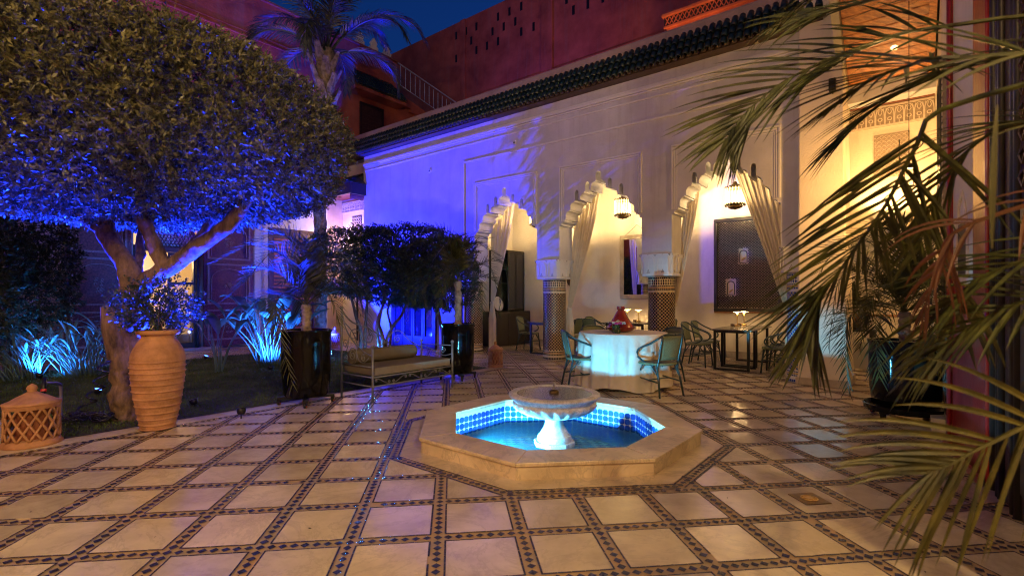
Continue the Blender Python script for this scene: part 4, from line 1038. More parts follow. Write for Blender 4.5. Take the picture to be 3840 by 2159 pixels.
# ================================================================ GALLERY FURNITURE
def chair_proto():
    t = thing('rattan_armchair', '', 'chair')
    z = .50
    st_ = MB(); n = 20
    def ell(a, zz, k=1.0):
        c, s_ = math.cos(a), math.sin(a); p = 3.0; r = (abs(c) ** p + abs(s_) ** p) ** (-1 / p)
        return (.235 * k * r * c, .25 * k * r * s_ * (1 + .06 * c), zz)
    st_.loft([[ell(2 * math.pi * i / n, zz, k) for i in range(n)] for zz, k in ((z - .035, .95), (z - .02, 1.0), (z + .005, 1.0), (z + .015, .93), (z + .012, .5))])
    obj('seat', st_, m_seatpad, t, smooth=True, angle=50)
    sr = MB().tube([ell(2 * math.pi * i / n, z - .01, 1.03) for i in range(n + 1)], .020, 6, cap=False); obj('seat_rim', sr, m_weave, t, smooth=True)
    # back: curved panel behind the seat (the chair faces +x)
    P = []
    for i in range(9):
        f = i / 8; zz = z + .06 + f * .38
        for j in range(9):
            g = j / 8 * 2 - 1; w_ = .175 + .035 * f
            P.append((-.235 - .075 * f - .03 * (1 - g * g) + .02, g * w_, zz - .015 * g * g * f))
    bk = obj('backrest', MB().grid(P, 9, 9), m_weave, t, smooth=True)
    so = bk.modifiers.new('solid', 'SOLIDIFY'); so.thickness = .014
    arm = [(.20, s_ * .255, z - .03) for s_ in (1,)]
    for s_ in (1, -1):
        pts = [(-.335, 0, .945), (-.325, s_ * .10, .945), (-.295, s_ * .19, .925), (-.235, s_ * .245, .87), (-.12, s_ * .275, .80), (.02, s_ * .29, .745), (.12, s_ * .285, .70), (.165, s_ * .275, .64), (.15, s_ * .265, .58), (.06, s_ * .255, .525), (-.06, s_ * .25, .49), (-.16, s_ * .235, .47)]
        obj('arm', MB().tube(spline(pts, 30), .0165, 8), m_teal, t, smooth=True)
        obj('back_post', MB().tube(spline([(-.20, s_ * .215, .44), (-.225, s_ * .20, .55), (-.27, s_ * .205, .75), (-.305, s_ * .20, .92)], 8), .015, 7), m_teal, t, smooth=True)
    for sx, sy, ex, ey in ((.19, .20, .235, .255), (.19, -.20, .235, -.255), (-.19, .20, -.29, .245), (-.19, -.20, -.29, -.245)):
        obj('leg', MB().tube([(sx, sy, .49), ((sx + ex) / 2 * 1.02, (sy + ey) / 2, .25), (ex, ey, 0)], [.017, .0165, .0155], 8), m_teal, t, smooth=True)
    b = MB()
    for s_ in (1, -1): b.tube([(-.255, s_ * .225, .22), (.215, s_ * .225, .26)], .012, 6).tube([(.20, s_ * .215, .30), (.08, s_ * .235, .475)], .011, 6).tube([(-.23, s_ * .215, .30), (-.10, s_ * .235, .475)], .011, 6)
    b.tube([(-.02, -.225, .24), (-.02, .225, .24)], .011, 6); b.tube([(.21, -.2, .33), (.19, -.05, .475)], .010, 6).tube([(.21, .2, .33), (.19, .05, .475)], .010, 6)
    obj('stretchers', b, m_teal, t, smooth=True)
    return t
chair0 = chair_proto(); used = [0]
def chair(x, y, face, label):
    """face = direction the sitter looks, world angle"""
    if not used[0]:
        used[0] = 1; chair0.location = (x, y, .001); chair0.rotation_euler = (0, 0, face); o = chair0; o['label'] = label
    else: o = copy_tree(chair0, (x, y, .001), face, label)
    o['category'] = 'chair'; o['group'] = 'rattan armchairs of the gallery'
    return o
def bchair(s, t, face, label): p = L(s, t); return chair(p.x, p.y, TH + face, label)
chair(1.17, 8.42, R(6), 'rattan armchair left of the round table, seen from the side')
chair(2.27, 7.80, R(118), 'nearest rattan armchair, its green lit back turned to the viewer, right of the round table')
chair(2.72, 9.05, R(205), 'rattan armchair right behind the round table, only its dark rounded back showing')
chair(1.62, 9.45, R(-80), 'rattan armchair behind the left side of the round table, only its dark top edge showing')
bchair(3.22, .85, 0, 'rattan armchair at the left side of the lamp table under the lattice panel, nearer one')
bchair(3.18, 1.60, 0, 'rattan armchair at the left side of the lamp table under the lattice panel, farther one')
bchair(4.78, .80, math.pi, 'rattan armchair at the right side of the lamp table, nearer one, below the palm tips')
bchair(4.78, 1.55, math.pi, 'rattan armchair at the right side of the lamp table, farther one, beside the tiled column')
bchair(-1.62, 1.15, R(10), 'rattan armchair with lit yellow back beside the black cabinet, left of the small table')
bchair(-.18, 1.0, math.pi, 'rattan armchair in front of the curtain tie, right of the tiled column')
bchair(.42, 1.35, R(80), 'rattan armchair seen from behind at the near side of the mirror table')
bchair(.02, 2.2, R(0), 'rattan armchair at the left end of the mirror table, close to the wall')
bchair(1.95, 2.0, R(180), 'rattan armchair between the mirror table and the middle tiled column')

def gtable(s0_, s1_, t0_, t1_, label):
    t = bthing('dining_table', label, 'table', (s0_ + s1_) / 2, (t0_ + t1_) / 2, 0, group='black framed gallery tables')
    a, b = (s1_ - s0_) / 2, (t1_ - t0_) / 2
    obj('tabletop', MB().box(-a - .06, a + .06, -b - .06, b + .06, .82, .84), m_tabletop, t, bevel=.004)
    for y in (-b, b - .05): 
        obj('leg_frame', MB().box(-a, -a + .05, y, y + .05, 0, .82).box(a - .05, a, y, y + .05, 0, .82).box(-a + .051, a - .051, y, y + .05, 0, .035).box(-a + .051, a - .051, y, y + .05, .77, .815), m_black, t, bevel=.003)
    return t
gtable(3.64, 4.34, .52, 1.10, 'near half of the black framed double table under the lattice panel')
gtable(3.62, 4.32, 1.26, 2.38, 'far half of the black framed double table, two lit lamps on it')
gtable(-1.15, -.45, .55, 1.75, 'black framed table behind the left tiled column, bare top')
gtable(.55, 1.60, 1.62, 2.55, 'black framed table under the mirror, two lit lamps on it')
def tlamp(s, t, label):
    o = bthing('table_lamp', label, 'lamp', s, t, .841, group='brass table lamps')
    obj('base', MB().box(-.045, .045, -.045, .045, 0, .045), m_brass, o, bevel=.006)
    obj('stem', MB().lathe([(.010, .045), (.008, .12), (.012, .22), (.030, .325)], 12), m_brass, o, smooth=True)
    obj('shade', MB().lathe([(.035, .326), (.085, .332), (.085, .338), (0, .345)], 24), m_brass, o, smooth=True, angle=30)
    obj('diffuser', MB().lathe([(.034, .3262), (.082, .3312), (.034, .3275)], 20), m_glowstrong, o)
    obj('menu_block', MB().box(-.14, -.06, -.03, .03, 0, .06), m_darkwood, o, bevel=.006)
tlamp(3.8, 1.75, 'brass table lamp on the double table under the lattice panel, left one')
tlamp(3.85, 2.15, 'brass table lamp on the double table under the lattice panel, right one near the wall')
tlamp(.85, 2.3, 'brass table lamp under the mirror, just above the tagine')
tlamp(1.17, 2.3, 'brass table lamp under the mirror, the one nearer the tiled column')

def lantern(s, t, z, label):
    o = bthing('glass_lantern', label, 'lantern', s, t, z, group='lit pendant lanterns of the gallery')
    obj('chain', MB().tube([(0, 0, .33), (0, 0, 4.9 - z)], .008, 5), m_oldbrass, o)
    obj('cap', MB().lathe([(0, .34), (.03, .33), (.05, .28), (.10, .25), (.16, .20), (.19, .19), (.19, .17), (0, .17)], 24), m_oldbrass, o, smooth=True, angle=35)
    obj('ring', MB().lathe([(.195, -.15), (.205, -.15), (.205, -.175), (.195, -.175), (.195, -.15)], 24), m_oldbrass, o)
    obj('bottom', MB().lathe([(.13, -.20), (.15, -.20), (.14, -.235), (.09, -.26), (.03, -.27), (0, -.29)], 20), m_oldbrass, o, smooth=True, angle=35)
    g = MB().tube([(0, 0, .16), (0, 0, -.17)], .010, 6)
    rod = MB().tube([(.2, 0, -.17), (.2, 0, .19)], .011, 6).mesh('glass_rod', m_glowtube)
    for k in range(20):
        link('glass_rod', rod, o, (0, 0, 0), 2 * math.pi * k / 20)
    fin = MB()
    for k in range(20):
        a = 2 * math.pi * k / 20; fin.lathe([(.012, .19), (.013, .21), (0, .235)], 6, .2 * math.cos(a), .2 * math.sin(a)).lathe([(0, -.215), (.013, -.19), (.012, -.17)], 6, .2 * math.cos(a), .2 * math.sin(a))
    obj('finials', fin, m_oldbrass, o, kind='stuff')
    obj('bulb', MB().lathe([(0, -.06), (.035, -.03), (.04, 0), (.02, .05), (.012, .08), (0, .08)], 14), m_glow, o, smooth=True)
lantern(-1.45, 1.3, 3.75, 'lit glass rod lantern in the left arch, mostly behind the pier')
lantern(1.2, 1.3, 3.75, 'lit glass rod lantern hanging in the middle arch')
lantern(3.87, 1.3, 3.70, 'lit glass rod lantern in the right arch, half behind the curtain')

mi = bthing('wall_mirror', 'tall mirror in a wide hammered frame on the gallery wall', 'mirror', .87, 2.9, 2.36)
obj('frame', MB().box(-.52, .52, -.05, -.002, -.90, -.78).box(-.52, .52, -.05, -.002, .78, .90).box(-.52, -.40, -.05, -.002, -.779, .779).box(.40, .52, -.05, -.002, -.779, .779), m_silver, mi, bevel=.008)
obj('glass', MB().box(-.40, .40, -.03, -.02, -.78, .78), m_mirror, mi)
obj('cord', MB().tube([(-.35, -.03, .9), (0, -.02, 1.18), (.35, -.03, .9)], .005, 4), m_black, mi)
pt = bthing('wall_plate', 'dark round carved plate on the wall beside the curtain', 'plate', -1.23, 2.9, 2.03)
o = obj('plate', MB().lathe([(0, .02), (.12, .03), (.13, .05), (.20, .04), (.215, .02), (.215, 0), (0, 0)], 32), m_darkwood, pt, smooth=True, angle=30); o.rotation_euler = (R(90), 0, 0)
# lattice panel
lp = bthing('lattice_panel', 'large black wooden lattice panel with two small arched niches on the lit wall', 'panel', 3.75, 2.9, 2.31)
obj('frame', MB().box(-.78, .78, -.09, -.004, -1.16, -1.08).box(-.78, .78, -.09, -.004, 1.08, 1.16).box(-.78, -.70, -.09, -.004, -1.079, 1.079).box(.70, .78, -.09, -.004, -1.079, 1.079), m_blackwood, lp, bevel=.01)
obj('brick_ledge', MB().box(-.78, .78, -.06, -.004, -1.20, -1.161), m_terra, lp)
NI = ((-.08, .04, .17, .30), (-.37, -.74, .17, .34))
def inniche(x, z): return any(abs(x - cx_) < w_ / 2 + .02 and cz - .02 < z < cz + h + .05 for cx_, cz, w_, h in NI)
for dr in (1, -1):
    mbs = MB()
    k = -2.2
    while k < 2.2:
        pts = [(q, k + dr * q) for q in np.linspace(-.70, .70, 57)]
        run = []
        for x, z in pts + [(9, 9)]:
            ok = abs(z) < 1.075 and not inniche(x, z) and x < 5
            if ok: run.append((x, z))
            else:
                if len(run) > 1:
                    a, b = run[0], run[-1]; w_ = .0078
                    mbs.add([(a[0] - w_, y, a[1] + dr * w_) for y in (-.050 - .012 * (dr > 0), -.038 - .012 * (dr > 0))] + [(a[0] + w_, y, a[1] - dr * w_) for y in (-.050 - .012 * (dr > 0), -.038 - .012 * (dr > 0))]
                        + [(b[0] - w_, y, b[1] + dr * w_) for y in (-.050 - .012 * (dr > 0), -.038 - .012 * (dr > 0))] + [(b[0] + w_, y, b[1] - dr * w_) for y in (-.050 - .012 * (dr > 0), -.038 - .012 * (dr > 0))],
                        [(0, 2, 6, 4), (1, 5, 7, 3), (0, 4, 5, 1), (2, 3, 7, 6)])
                run = []
        k += .064
    obj('lattice_strips', mbs, m_blackwood, lp, kind='stuff')
for cx_, cz, w_, h in NI:
    a = MB().tube([(cx_ - w_ / 2, -.07, cz)] + [(cx_ + w_ / 2 * math.cos(v), -.07, cz + h * .72 + w_ * .5 * math.sin(v)) for v in (math.pi - i * math.pi / 8 for i in range(9))] + [(cx_ + w_ / 2, -.07, cz), (cx_ - w_ / 2, -.07, cz)], .012, 5)
    obj('niche_frame', a, m_blackwood, lp)
    b = MB().lathe([(0, -.06), (.018, -.04), (.026, 0), (.02, .03), (.012, .05), (.012, .06), (0, .075)], 8)
    o = obj('bird_ornament', b, m_brass, lp, smooth=True); o.location = (cx_, -.08, cz + .09); o.rotation_euler = (0, R(50), 0)
# cabinet
cb_ = bthing('glass_cabinet', 'tall black cabinet with glass door and open shelves at the left end of the gallery', 'cabinet', -3.1, 2.0, 0)
obj('base_unit', MB().box(-.49, .25, -.85, .88, .02, 1.06), m_blackwood, cb_, bevel=.006)
for y in (-.83, -.25, .32): obj('base_door', MB().box(.251, .265, y, y + .55, .06, 1.02), m_blackwood, cb_, bevel=.004)
obj('case', MB().box(-.48, 0, -.32, -.28, 1.061, 3.0).box(-.48, 0, .84, .88, 1.061, 3.0).box(-.48, 0, -.279, .839, 2.95, 3.0).box(-.48, -.46, -.279, .839, 1.061, 2.949), m_blackwood, cb_)
for z in (1.5, 1.95, 2.4): obj('shelf', MB().box(-.459, -.02, -.279, .839, z, z + .025), m_blackwood, cb_)
cd = obj('glass_door', MB().box(.001, .03, .0, .06, 1.08, 2.98).box(.001, .03, .38, .44, 1.08, 2.98).box(.001, .03, .80, .86, 1.08, 2.98).box(.001, .03, .061, .799, 1.08, 1.14).box(.001, .03, .061, .799, 2.92, 2.98), m_blackwood, cb_)
obj('pane', MB().box(.012, .016, .06, .80, 1.14, 2.92), m_darkglass, cd)
obj('handle', MB().tube([(.045, .41, 1.9), (.045, .41, 2.1)], .008, 5), m_black, cd)
pd = bthing('round_plate', 'pale round plate standing on the base of the black cabinet', 'plate', -2.95, 1.35, 1.30)
o = obj('plate', MB().lathe([(0, .015), (.14, .01), (.22, .04), (.225, .03), (.14, 0), (0, 0)], 28), m_book, pd, smooth=True); o.rotation_euler = (0, R(78), 0)
vs = bthing('green_figure', 'small green ornament on the middle shelf of the black cabinet', 'ornament', -3.3, 1.9, 1.525)
obj('body', MB().lathe([(.05, 0), (.07, .08), (.04, .2), (.05, .26), (0, .32)], 12), M('green glaze', (.02, .10, .03), .4), vs, smooth=True)
# console in the passage
ct = bthing('console_table', 'black console table beyond the white pillar', 'table', 5.75, 1.85, 0)
obj('top', MB().box(-.65, .62, -.28, .28, .83, .86), m_black, ct, bevel=.004)
for x in (-.60, .50): obj('leg_frame', MB().box(x, x + .09, -.26, -.20, 0, .83).box(x, x + .09, .20, .26, 0, .83).box(x, x + .09, -.199, .199, 0, .05), m_black, ct)
lw = bthing('low_wall', 'low plastered ledge with a clay top behind the console', 'ledge', 6.0, 2.55, 0)
obj('wall', MB().box(-1.0, 1.19, 0, .34, 0, 1.10), m_plaster2, lw); obj('cap', MB().box(-1.0, 1.19, -.03, .34, 1.101, 1.14), m_terra, lw, bevel=.008)

# ---- curtains
def curtain(name_lab, s_in, s_out, ztop_in, ztop_out, s_tie, z_tie, folds, seed, tail=True, t0=.34, amp=.045, bulge=.0, ex=1.05):
    o = bthing('curtain', name_lab, 'curtain', group='tied back gallery curtains')
    rr = random.Random(seed); ph = [rr.uniform(0, 6.28) for _ in range(4)]
    nu, nv = 70, 30; P = []
    for i in range(nu):
        f = i / (nu - 1)
        st_ = s_out + (s_in - s_out) * f; zt = ztop_out + (ztop_in - ztop_out) * f
        for j in range(nv):
            g = j / (nv - 1); e_ = g ** 1.15
            sx = st_ + (s_tie + (f - .5) * .10 * (1 if s_in > s_out else -1) - st_) * (e_ ** (.9 + (ex - .9) * f)) 
            sx += (s_in - s_out) * bulge * f * math.sin(math.pi * g) * .5
            z = zt + (z_tie + .06 * (1 - f) - zt) * g
            w_ = (1 - g * .55) * amp
            y = t0 + w_ * math.sin(f * folds * 2 * math.pi + ph[0] + .6 * g) + .5 * w_ * math.sin(f * folds * 4.3 + ph[1] + g) - .05 * g
            P.append((sx, y, z))
    obj('drape', MB().grid(P, nu, nv), m_curtain, o, smooth=True)
    obj('tieback', MB().lathe([(.055, -.03), (.068, 0), (.055, .03)], 14, s_tie, t0 - .05, z_tie), m_cloth, o, smooth=True)
    if tail:
        P = []; nv = 16; nu = 40
        for i in range(nu + 1):
            a = 2 * math.pi * i / nu
            for j in range(nv):
                g = j / (nv - 1); r = .045 + .055 * min(1, g * 3) * (1 + .3 * math.sin(5 * a + ph[2]))
                P.append((s_tie + r * math.cos(a) * 1.1, t0 - .05 + r * math.sin(a) * .8, z_tie - g * (z_tie - .02)))
        obj('tail', MB().grid(P, nu + 1, nv), m_curtain, o, smooth=True)
curtain('left curtain of the left arch, violet folds gathered beside the column', -1.50, -2.36, 4.1, 3.35, -2.26, 1.35, 7, 1)
curtain('left curtain of the middle arch, gathered behind the left tiled column', 1.14, .38, 4.18, 3.35, .26, 1.22, 8, 2)
curtain('right curtain of the left arch, seen only in the mirror', -.58, -.33, 3.6, 3.4, -.36, 1.3, 3, 6)
curtain('narrow right curtain of the middle arch beside the middle pier', 2.08, 2.42, 3.70, 3.45, 2.52, 1.3, 3, 3, tail=False)
curtain('left curtain of the right arch, falling behind the middle tiled column', 3.42, 3.06, 3.85, 3.35, 2.90, 1.35, 5, 4, tail=False)
curtain('wide right curtain of the right arch, cyan light on its lower folds', 4.02, 5.14, 4.30, 3.30, 5.14, 1.05, 9, 5, amp=.06, ex=.84)

# ---- round table
rt_ = thing('round_table', 'round banquet table standing under the white cloth in front of the arcade', 'table', (1.90, 8.60, 0), .2)
obj('tabletop', MB().lathe([(.70, .86), (.70, .89), (0, .89)], 40), m_blackwood, rt_)
for k in range(4):
    a = k * math.pi / 2 + .5; obj('leg', MB().tube([(.45 * math.cos(a), .45 * math.sin(a), .86), (.56 * math.cos(a), .56 * math.sin(a), 0)], .016, 7), m_black, rt_)
P = []; nu, nv = 240, 26
def skirt(i, j, layer):
    a = 2 * math.pi * i / (nu - 1)
    g = j / (nv - 1)
    def fold(a): return abs(math.sin(5.5 * a + .4 + .6 * math.sin(3 * a))) ** .6 * .9 - .45 + .35 * math.sin(17 * a + 2 * math.sin(2 * a))
    if layer == 0:
        top = .735; drop = .865
        sh = fold(a)
        z = .902 - drop * g + (.03 * math.sin(5 * a) if g > .5 else 0) * g
        r = top + (.10 * sh + .045) * (g ** .8) * 1.0
    else:
        e_ = 1.02 / max(abs(math.cos(a - .25)), abs(math.sin(a - .25))); drop = max(.12, (e_ - .735) * .92)
        z = .908 - drop * g; r = .742 + (.10 * fold(a) + .06) * ((drop * g / .82) ** .8) + .012 * math.sin(28 * a) * g
    if g < .06 / drop: z += 0; r -= .01 * (1 - g / (.06 / drop)) ** 2
    return (r * math.cos(a), r * math.sin(a), z)
for layer, nm, lab, mt in ((0, 'under_cloth', 'long white cloth hanging in folds from the round table to the floor', m_cloth), (1, 'top_cloth', 'square white overlay cloth on the round table, cyan light on its falling corners', m_cloth)):
    mb = MB().grid([skirt(i, j, layer) for i in range(nu) for j in range(nv)], nu, nv)
    zt = .902 if layer == 0 else .908
    mb.add([(skirt(i, 0, layer)[0], skirt(i, 0, layer)[1], zt) for i in range(0, nu - 1)], [tuple(range(nu - 1))])
    o = obj(nm, mb, mt, None, smooth=True, angle=50, loc=(1.90, 8.60, 0), rz=.2); tag(o, lab, 'tablecloth')
tg = thing('tagine_pot', 'dark red glazed tagine with a tall cone lid on the round table', 'pot', (1.88, 8.66, .909))
obj('dish', MB().lathe([(.13, 0), (.19, .02), (.25, .06), (.265, .085), (.25, .09), (.2, .07), (0, .07)], 36), m_tagine, tg, smooth=True, angle=40)
obj('lid', MB().lathe([(.225, .075), (.22, .10), (.185, .15), (.13, .24), (.085, .32), (.065, .36), (.05, .37), (.06, .378), (.068, .385), (.068, .44), (0, .44)], 36), m_tagine, tg, smooth=True, angle=50)
fv = thing('flower_vase', 'small glass vase of white, pink and dark red flowers on the round table', 'flowers', (1.72, 8.28, .909))
obj('vase', MB().lathe([(.055, 0), (.06, .01), (.062, .12), (.058, .12), (.055, .015), (0, .012)], 20), m_glass, fv, smooth=True, angle=40)
n = 260; P = rng.normal(0, 1, (n, 3)) * (.032, .032, .035) + (0, 0, .06)
obj_ = link('stems_and_leaves', leaves('stems', P, unit(n), unit(n), np.full(n, .035), np.full(n, .016), M('bouquet leaf', (.03, .10, .02), .5)), fv)
fcol = [M('white petal', (.65, .62, .55), .7), M('magenta petal', (.55, .03, .18), .6), M('plum petal', (.14, .01, .05), .6)]
for k in range(17):
    a = k * 2.4; r = .025 + .085 * math.sqrt(k / 17); c0 = np.array((r * math.cos(a) * 1.25, r * math.sin(a) * .9, .155 + .04 * (1 - r / .11)))
    n = 40; d = unit(n); d[:, 2] = abs(d[:, 2]) * .8 + .1
    link('flower_head', leaves('flower', c0 + d * .004, d, unit(n), np.full(n, .032), np.full(n, .03), fcol[(0, 1, 0, 2, 0, 0, 1, 0, 2)[k % 9]]), fv)

# ================================================================ GARDEN FURNITURE
# terracotta jar
jr = thing('terracotta_jar', 'tall ribbed terracotta jar planted with a small shrub at the lawn edge', 'jar', (-4.08, 5.78, 0))
prof = [(.17, 0), (.185, .01)]
H = 1.13
for k in range(150):
    f = k / 149; z = .02 + f * 1.0
    base = .17 + .095 * math.sin(min(1, f / .72) * math.pi / 2) if f < .78 else .265 - .09 * ((f - .78) / .22) ** 1.8
    rib = .013 * (1 - abs(math.sin(z * 44 + .8 * math.sin(z * 9)))) ** 3 if f < .80 else 0
    prof.append((base + rib + random.uniform(-.001, .001), z))
prof += [(.165, 1.04), (.168, 1.07), (.205, 1.08), (.215, 1.10), (.21, 1.125), (.19, 1.13), (.17, 1.10), (.16, 1.06), (0, 1.06)]
obj('body', MB().lathe(prof, 64, mod=lambda a, h: 1 + .006 * math.sin(a * 2 + h * 8) + .004 * math.sin(5 * a + 20 * h)), m_terra, jr, smooth=True, angle=50)
def lantern_pot(x, y, r, h, label, fine=True):
    o = thing('terracotta_lantern', label, 'lantern', (x, y, 0), group='pierced terracotta floor lanterns')
    k = r / .25; zt = h
    zb, z1 = h * .10, h * .62
    obj('foot', MB().lathe([(r * 1.02, 0), (r * 1.05, .01), (r * .98, h * .05), (r * .93, zb)], 36), m_terra, o, smooth=True)
    lt = MB(); n = 14
    def rad(z): f = (z - zb) / (z1 - zb); return r * (.92 - .04 * f)
    for q in range(n):
        for sg in (1, -1):
            pts = []
            for i in range(9):
                z = zb + (z1 - zb) * i / 8; a = 2 * math.pi * q / n + sg * (i / 8) * 2 * math.pi / n * 2.0
                pts.append((rad(z) * math.cos(a), rad(z) * math.sin(a), z))
            lt.tube(pts, r * .055, 5)
    obj('lattice_wall', lt, m_terra, o, smooth=True)
    obj('shade_inside', MB().lathe([(r * .55, zb), (r * .55, z1), (0, z1)], 16), m_terradark, o)
    obj('band', MB().lathe([(r * .84, z1 - .012), (r * .93, z1 - .01), (r * .95, z1 + .015), (r * .97, z1 + .03), (r * .80, z1 + .035)], 36), m_terra, o, smooth=True, angle=40)
    obj('dome', MB().lathe([(r * .97, z1 + .03), (r * .99, z1 + .045), (r * .80, z1 + (h - z1) * .26), (r * .55, z1 + (h - z1) * .42), (r * .30, z1 + (h - z1) * .55), (r * .20, z1 + (h - z1) * .62)], 36), m_terra, o, smooth=True)
    obj('finial', MB().lathe([(r * .20, z1 + (h - z1) * .61), (r * .15, z1 + (h - z1) * .68), (r * .20, z1 + (h - z1) * .78), (r * .15, z1 + (h - z1) * .90), (0, h)], 20), m_terra, o, smooth=True)
lantern_pot(-4.93, 5.15, .235, .62, 'large pierced terracotta lantern at the near left corner of the lawn')
lantern_pot(-.36, 10.85, .165, .56, 'small pierced terracotta lantern at the right tip of the lawn, beside the second black pot')
lantern_pot(-5.30, 15.0, .15, .62, 'distant pierced terracotta lantern in the far corner, behind the first black pot')
# black pots on dollies
def pot(x, y, r, z0, z1, label, saucer=False):
    o = thing('black_planter', label, 'planter', (x, y, 0), group='black glazed planters on wheels')
    obj('pot', MB().lathe([(r * .86, z0), (r * .90, z0 + .02), (r * .97, z0 + (z1 - z0) * .3), (r * 1.0, z0 + (z1 - z0) * .75), (r * .99, z1 - .05), (r * 1.03, z1 - .035), (r * 1.03, z1 - .005), (r * .99, z1), (r * .93, z1 - .01), (r * .90, z1 - .10), (0, z1 - .10)], 56), m_blackpot, o, smooth=True, angle=50)
    obj('earth', MB().lathe([(r * .9, z1 - .09), (0, z1 - .06)], 24), m_soil, o)
    if saucer: obj('saucer', MB().lathe([(r * .95, z0 - .04), (r * 1.12, z0 - .03), (r * 1.16, z0 + .04), (r * 1.12, z0 + .045), (r * 1.06, z0), (0, z0 - .005)], 48), m_blackpot, o, smooth=True, angle=40)
    dl = MB()
    for k in range(2):
        a = k * math.pi / 2 + .35; c_, s_ = math.cos(a), math.sin(a); w_ = .03; e_ = r * 1.12
        dl.add([(c_ * q + s_ * p, s_ * q - c_ * p, z) for z in (z0 - .05, z0 - .015) for q, p in ((-e_, -w_), (e_, -w_), (e_, w_), (-e_, w_))], [(3, 2, 1, 0), (4, 5, 6, 7), (0, 1, 5, 4), (1, 2, 6, 5), (2, 3, 7, 6), (3, 0, 4, 7)])
    obj('dolly', dl, m_black, o)
    for k in range(4):
        a = k * math.pi / 2 + .35; cx_, cy_ = r * 1.05 * math.cos(a), r * 1.05 * math.sin(a)
        wh = obj('caster', MB().box(cx_ - .022, cx_ + .022, cy_ - .022, cy_ + .022, .035, z0 - .05), m_black, o)
        obj('wheel', MB().tube([(cx_ - .015, cy_, .030), (cx_ + .015, cy_, .030)], .030, 14), m_black, wh); obj('tread_ring', MB().tube([(cx_ - .018, cy_, .030), (cx_ - .0155, cy_, .030)], .020, 12).tube([(cx_ + .0155, cy_, .030), (cx_ + .018, cy_, .030)], .020, 12), m_orangewheel, wh)
    return o
pot(-2.92, 7.12, .335, .13, 1.05, 'black glazed planter on wheels standing left of the iron daybed')
pot(-1.0, 9.28, .305, .13, 1.02, 'black glazed planter on wheels behind the right end of the iron daybed')
pot(4.86, 6.20, .375, .14, .98, 'large black glazed planter with saucer by the right hand wall', True)
# vase on console
vz = bthing('textured_vase', 'dark dimpled vase with a leafy plant on the black console', 'vase', 5.98, 1.78, .861)
obj('body', MB().lathe([(.09, 0), (.13, .08), (.15, .20), (.13, .33), (.10, .37), (.09, .36), (0, .34)], 48, mod=lambda a, h: 1 + .03 * math.sin(14 * a) * math.sin(80 * h)), m_oldbrass, vz, smooth=True)

# daybed (building frame): x .08-.855, y -5.96..-4.37
db = bthing('iron_daybed', 'grey scrolled iron daybed with canvas mattress and bolster on the paving', 'daybed', 0, 0, 0)
x0, x1, y0, y1 = .085, .855, -5.96, -4.37
def ball(mb, p, r): return mb.lathe([(0, -r), (r * .7, -r * .7), (r, 0), (r * .7, r * .7), (0, r)], 12, p[0], p[1], p[2])
for x, y, h in ((x1, y0, .78), (x0, y0, 1.32), (x1, y1, .74), (x0, y1, .72)):
    m = MB().tube([(x, y, 0), (x, y, h)], .017, 8); ball(m, (x, y, h + .02), .030); obj('post', m, m_iron, db, smooth=True)
rl = MB()
for z in (.225, .355): rl.tube([(x1, y0, z), (x1, y1, z)], .012, 6)
for z in (.225, .355, .50): rl.tube([(x0, y0, z), (x1, y0, z)], .011, 6)
for z in (.225, .355): rl.tube([(x0, y1, z), (x1, y1, z)], .011, 6)
rl.tube([(x0, y0, .355), (x0, y1, .355)], .012, 6)
obj('rails', rl, m_iron, db, smooth=True)
def spiral(c, r, a0, turns, sg, ax='y', n=22):
    out = []
    for i in range(n + 1):
        f = i / n; a = a0 + sg * turns * 2 * math.pi * f; rr = r * (1 - .8 * f)
        out.append((rr * math.cos(a), rr * math.sin(a)))
    return out
def scroll_run(mb, P0, du, dz, ln, h, n, r=.007):
    """S scrolls: P0 origin, du unit vector along, vertical z"""
    du = Vector(du); P0 = Vector(P0)
    for k in range(n):
        w_ = ln / n; sg = 1 if k % 2 == 0 else -1
        pts = []
        for i in range(25):
            f = i / 24; u_ = w_ * (.14 + .72 * f); z = h / 2 + sg * h * .36 * math.cos(math.pi * f)
            pts.append((u_, z))
        sp1 = [(w_ * .14 + h * .20 * (1 - .75 * i / 16) * math.cos(sg * math.pi / 2 + sg * i / 16 * 2 * math.pi * 1.15), h / 2 + sg * h * .36 - sg * h * .20 + h * .20 * (1 - .75 * i / 16) * math.sin(sg * math.pi / 2 + sg * i / 16 * 2 * math.pi * 1.15)) for i in range(17)][::-1]
        sp2 = [(w_ * .86 + h * .20 * (1 - .75 * i / 16) * math.cos(-sg * math.pi / 2 + sg * i / 16 * 2 * math.pi * 1.15), h / 2 - sg * h * .36 + sg * h * .20 + h * .20 * (1 - .75 * i / 16) * math.sin(-sg * math.pi / 2 + sg * i / 16 * 2 * math.pi * 1.15)) for i in range(17)]
        mb.tube([P0 + du * (u_ + k * w_) + Vector((0, 0, z)) for u_, z in sp1 + pts[1:-1] + sp2], r, 5)
sc_ = MB(); scroll_run(sc_, (x1, y0 + .02, .232), (0, 1, 0), 0, y1 - y0 - .04, .115, 5); obj('front_scrolls', sc_, m_iron, db, smooth=True)
sc_ = MB()
bk = spline([(x0, y0, 1.30), (x0, y0 + .18, 1.12), (x0, y0 + .45, 1.02), (x0, y0 + .70, .88), (x0, y0 + .85, .72), (x0, y0 + 1.0, .66)], 24); sc_.tube(bk, .012, 6)
sc_.tube(spline([(x0, y0 + .95, .66), (x0, y0 + .86, .80), (x0, y0 + .98, .93), (x0, y0 + 1.14, .92), (x0, y0 + 1.32, .76), (x0, y1, .62)], 24), .011, 6)
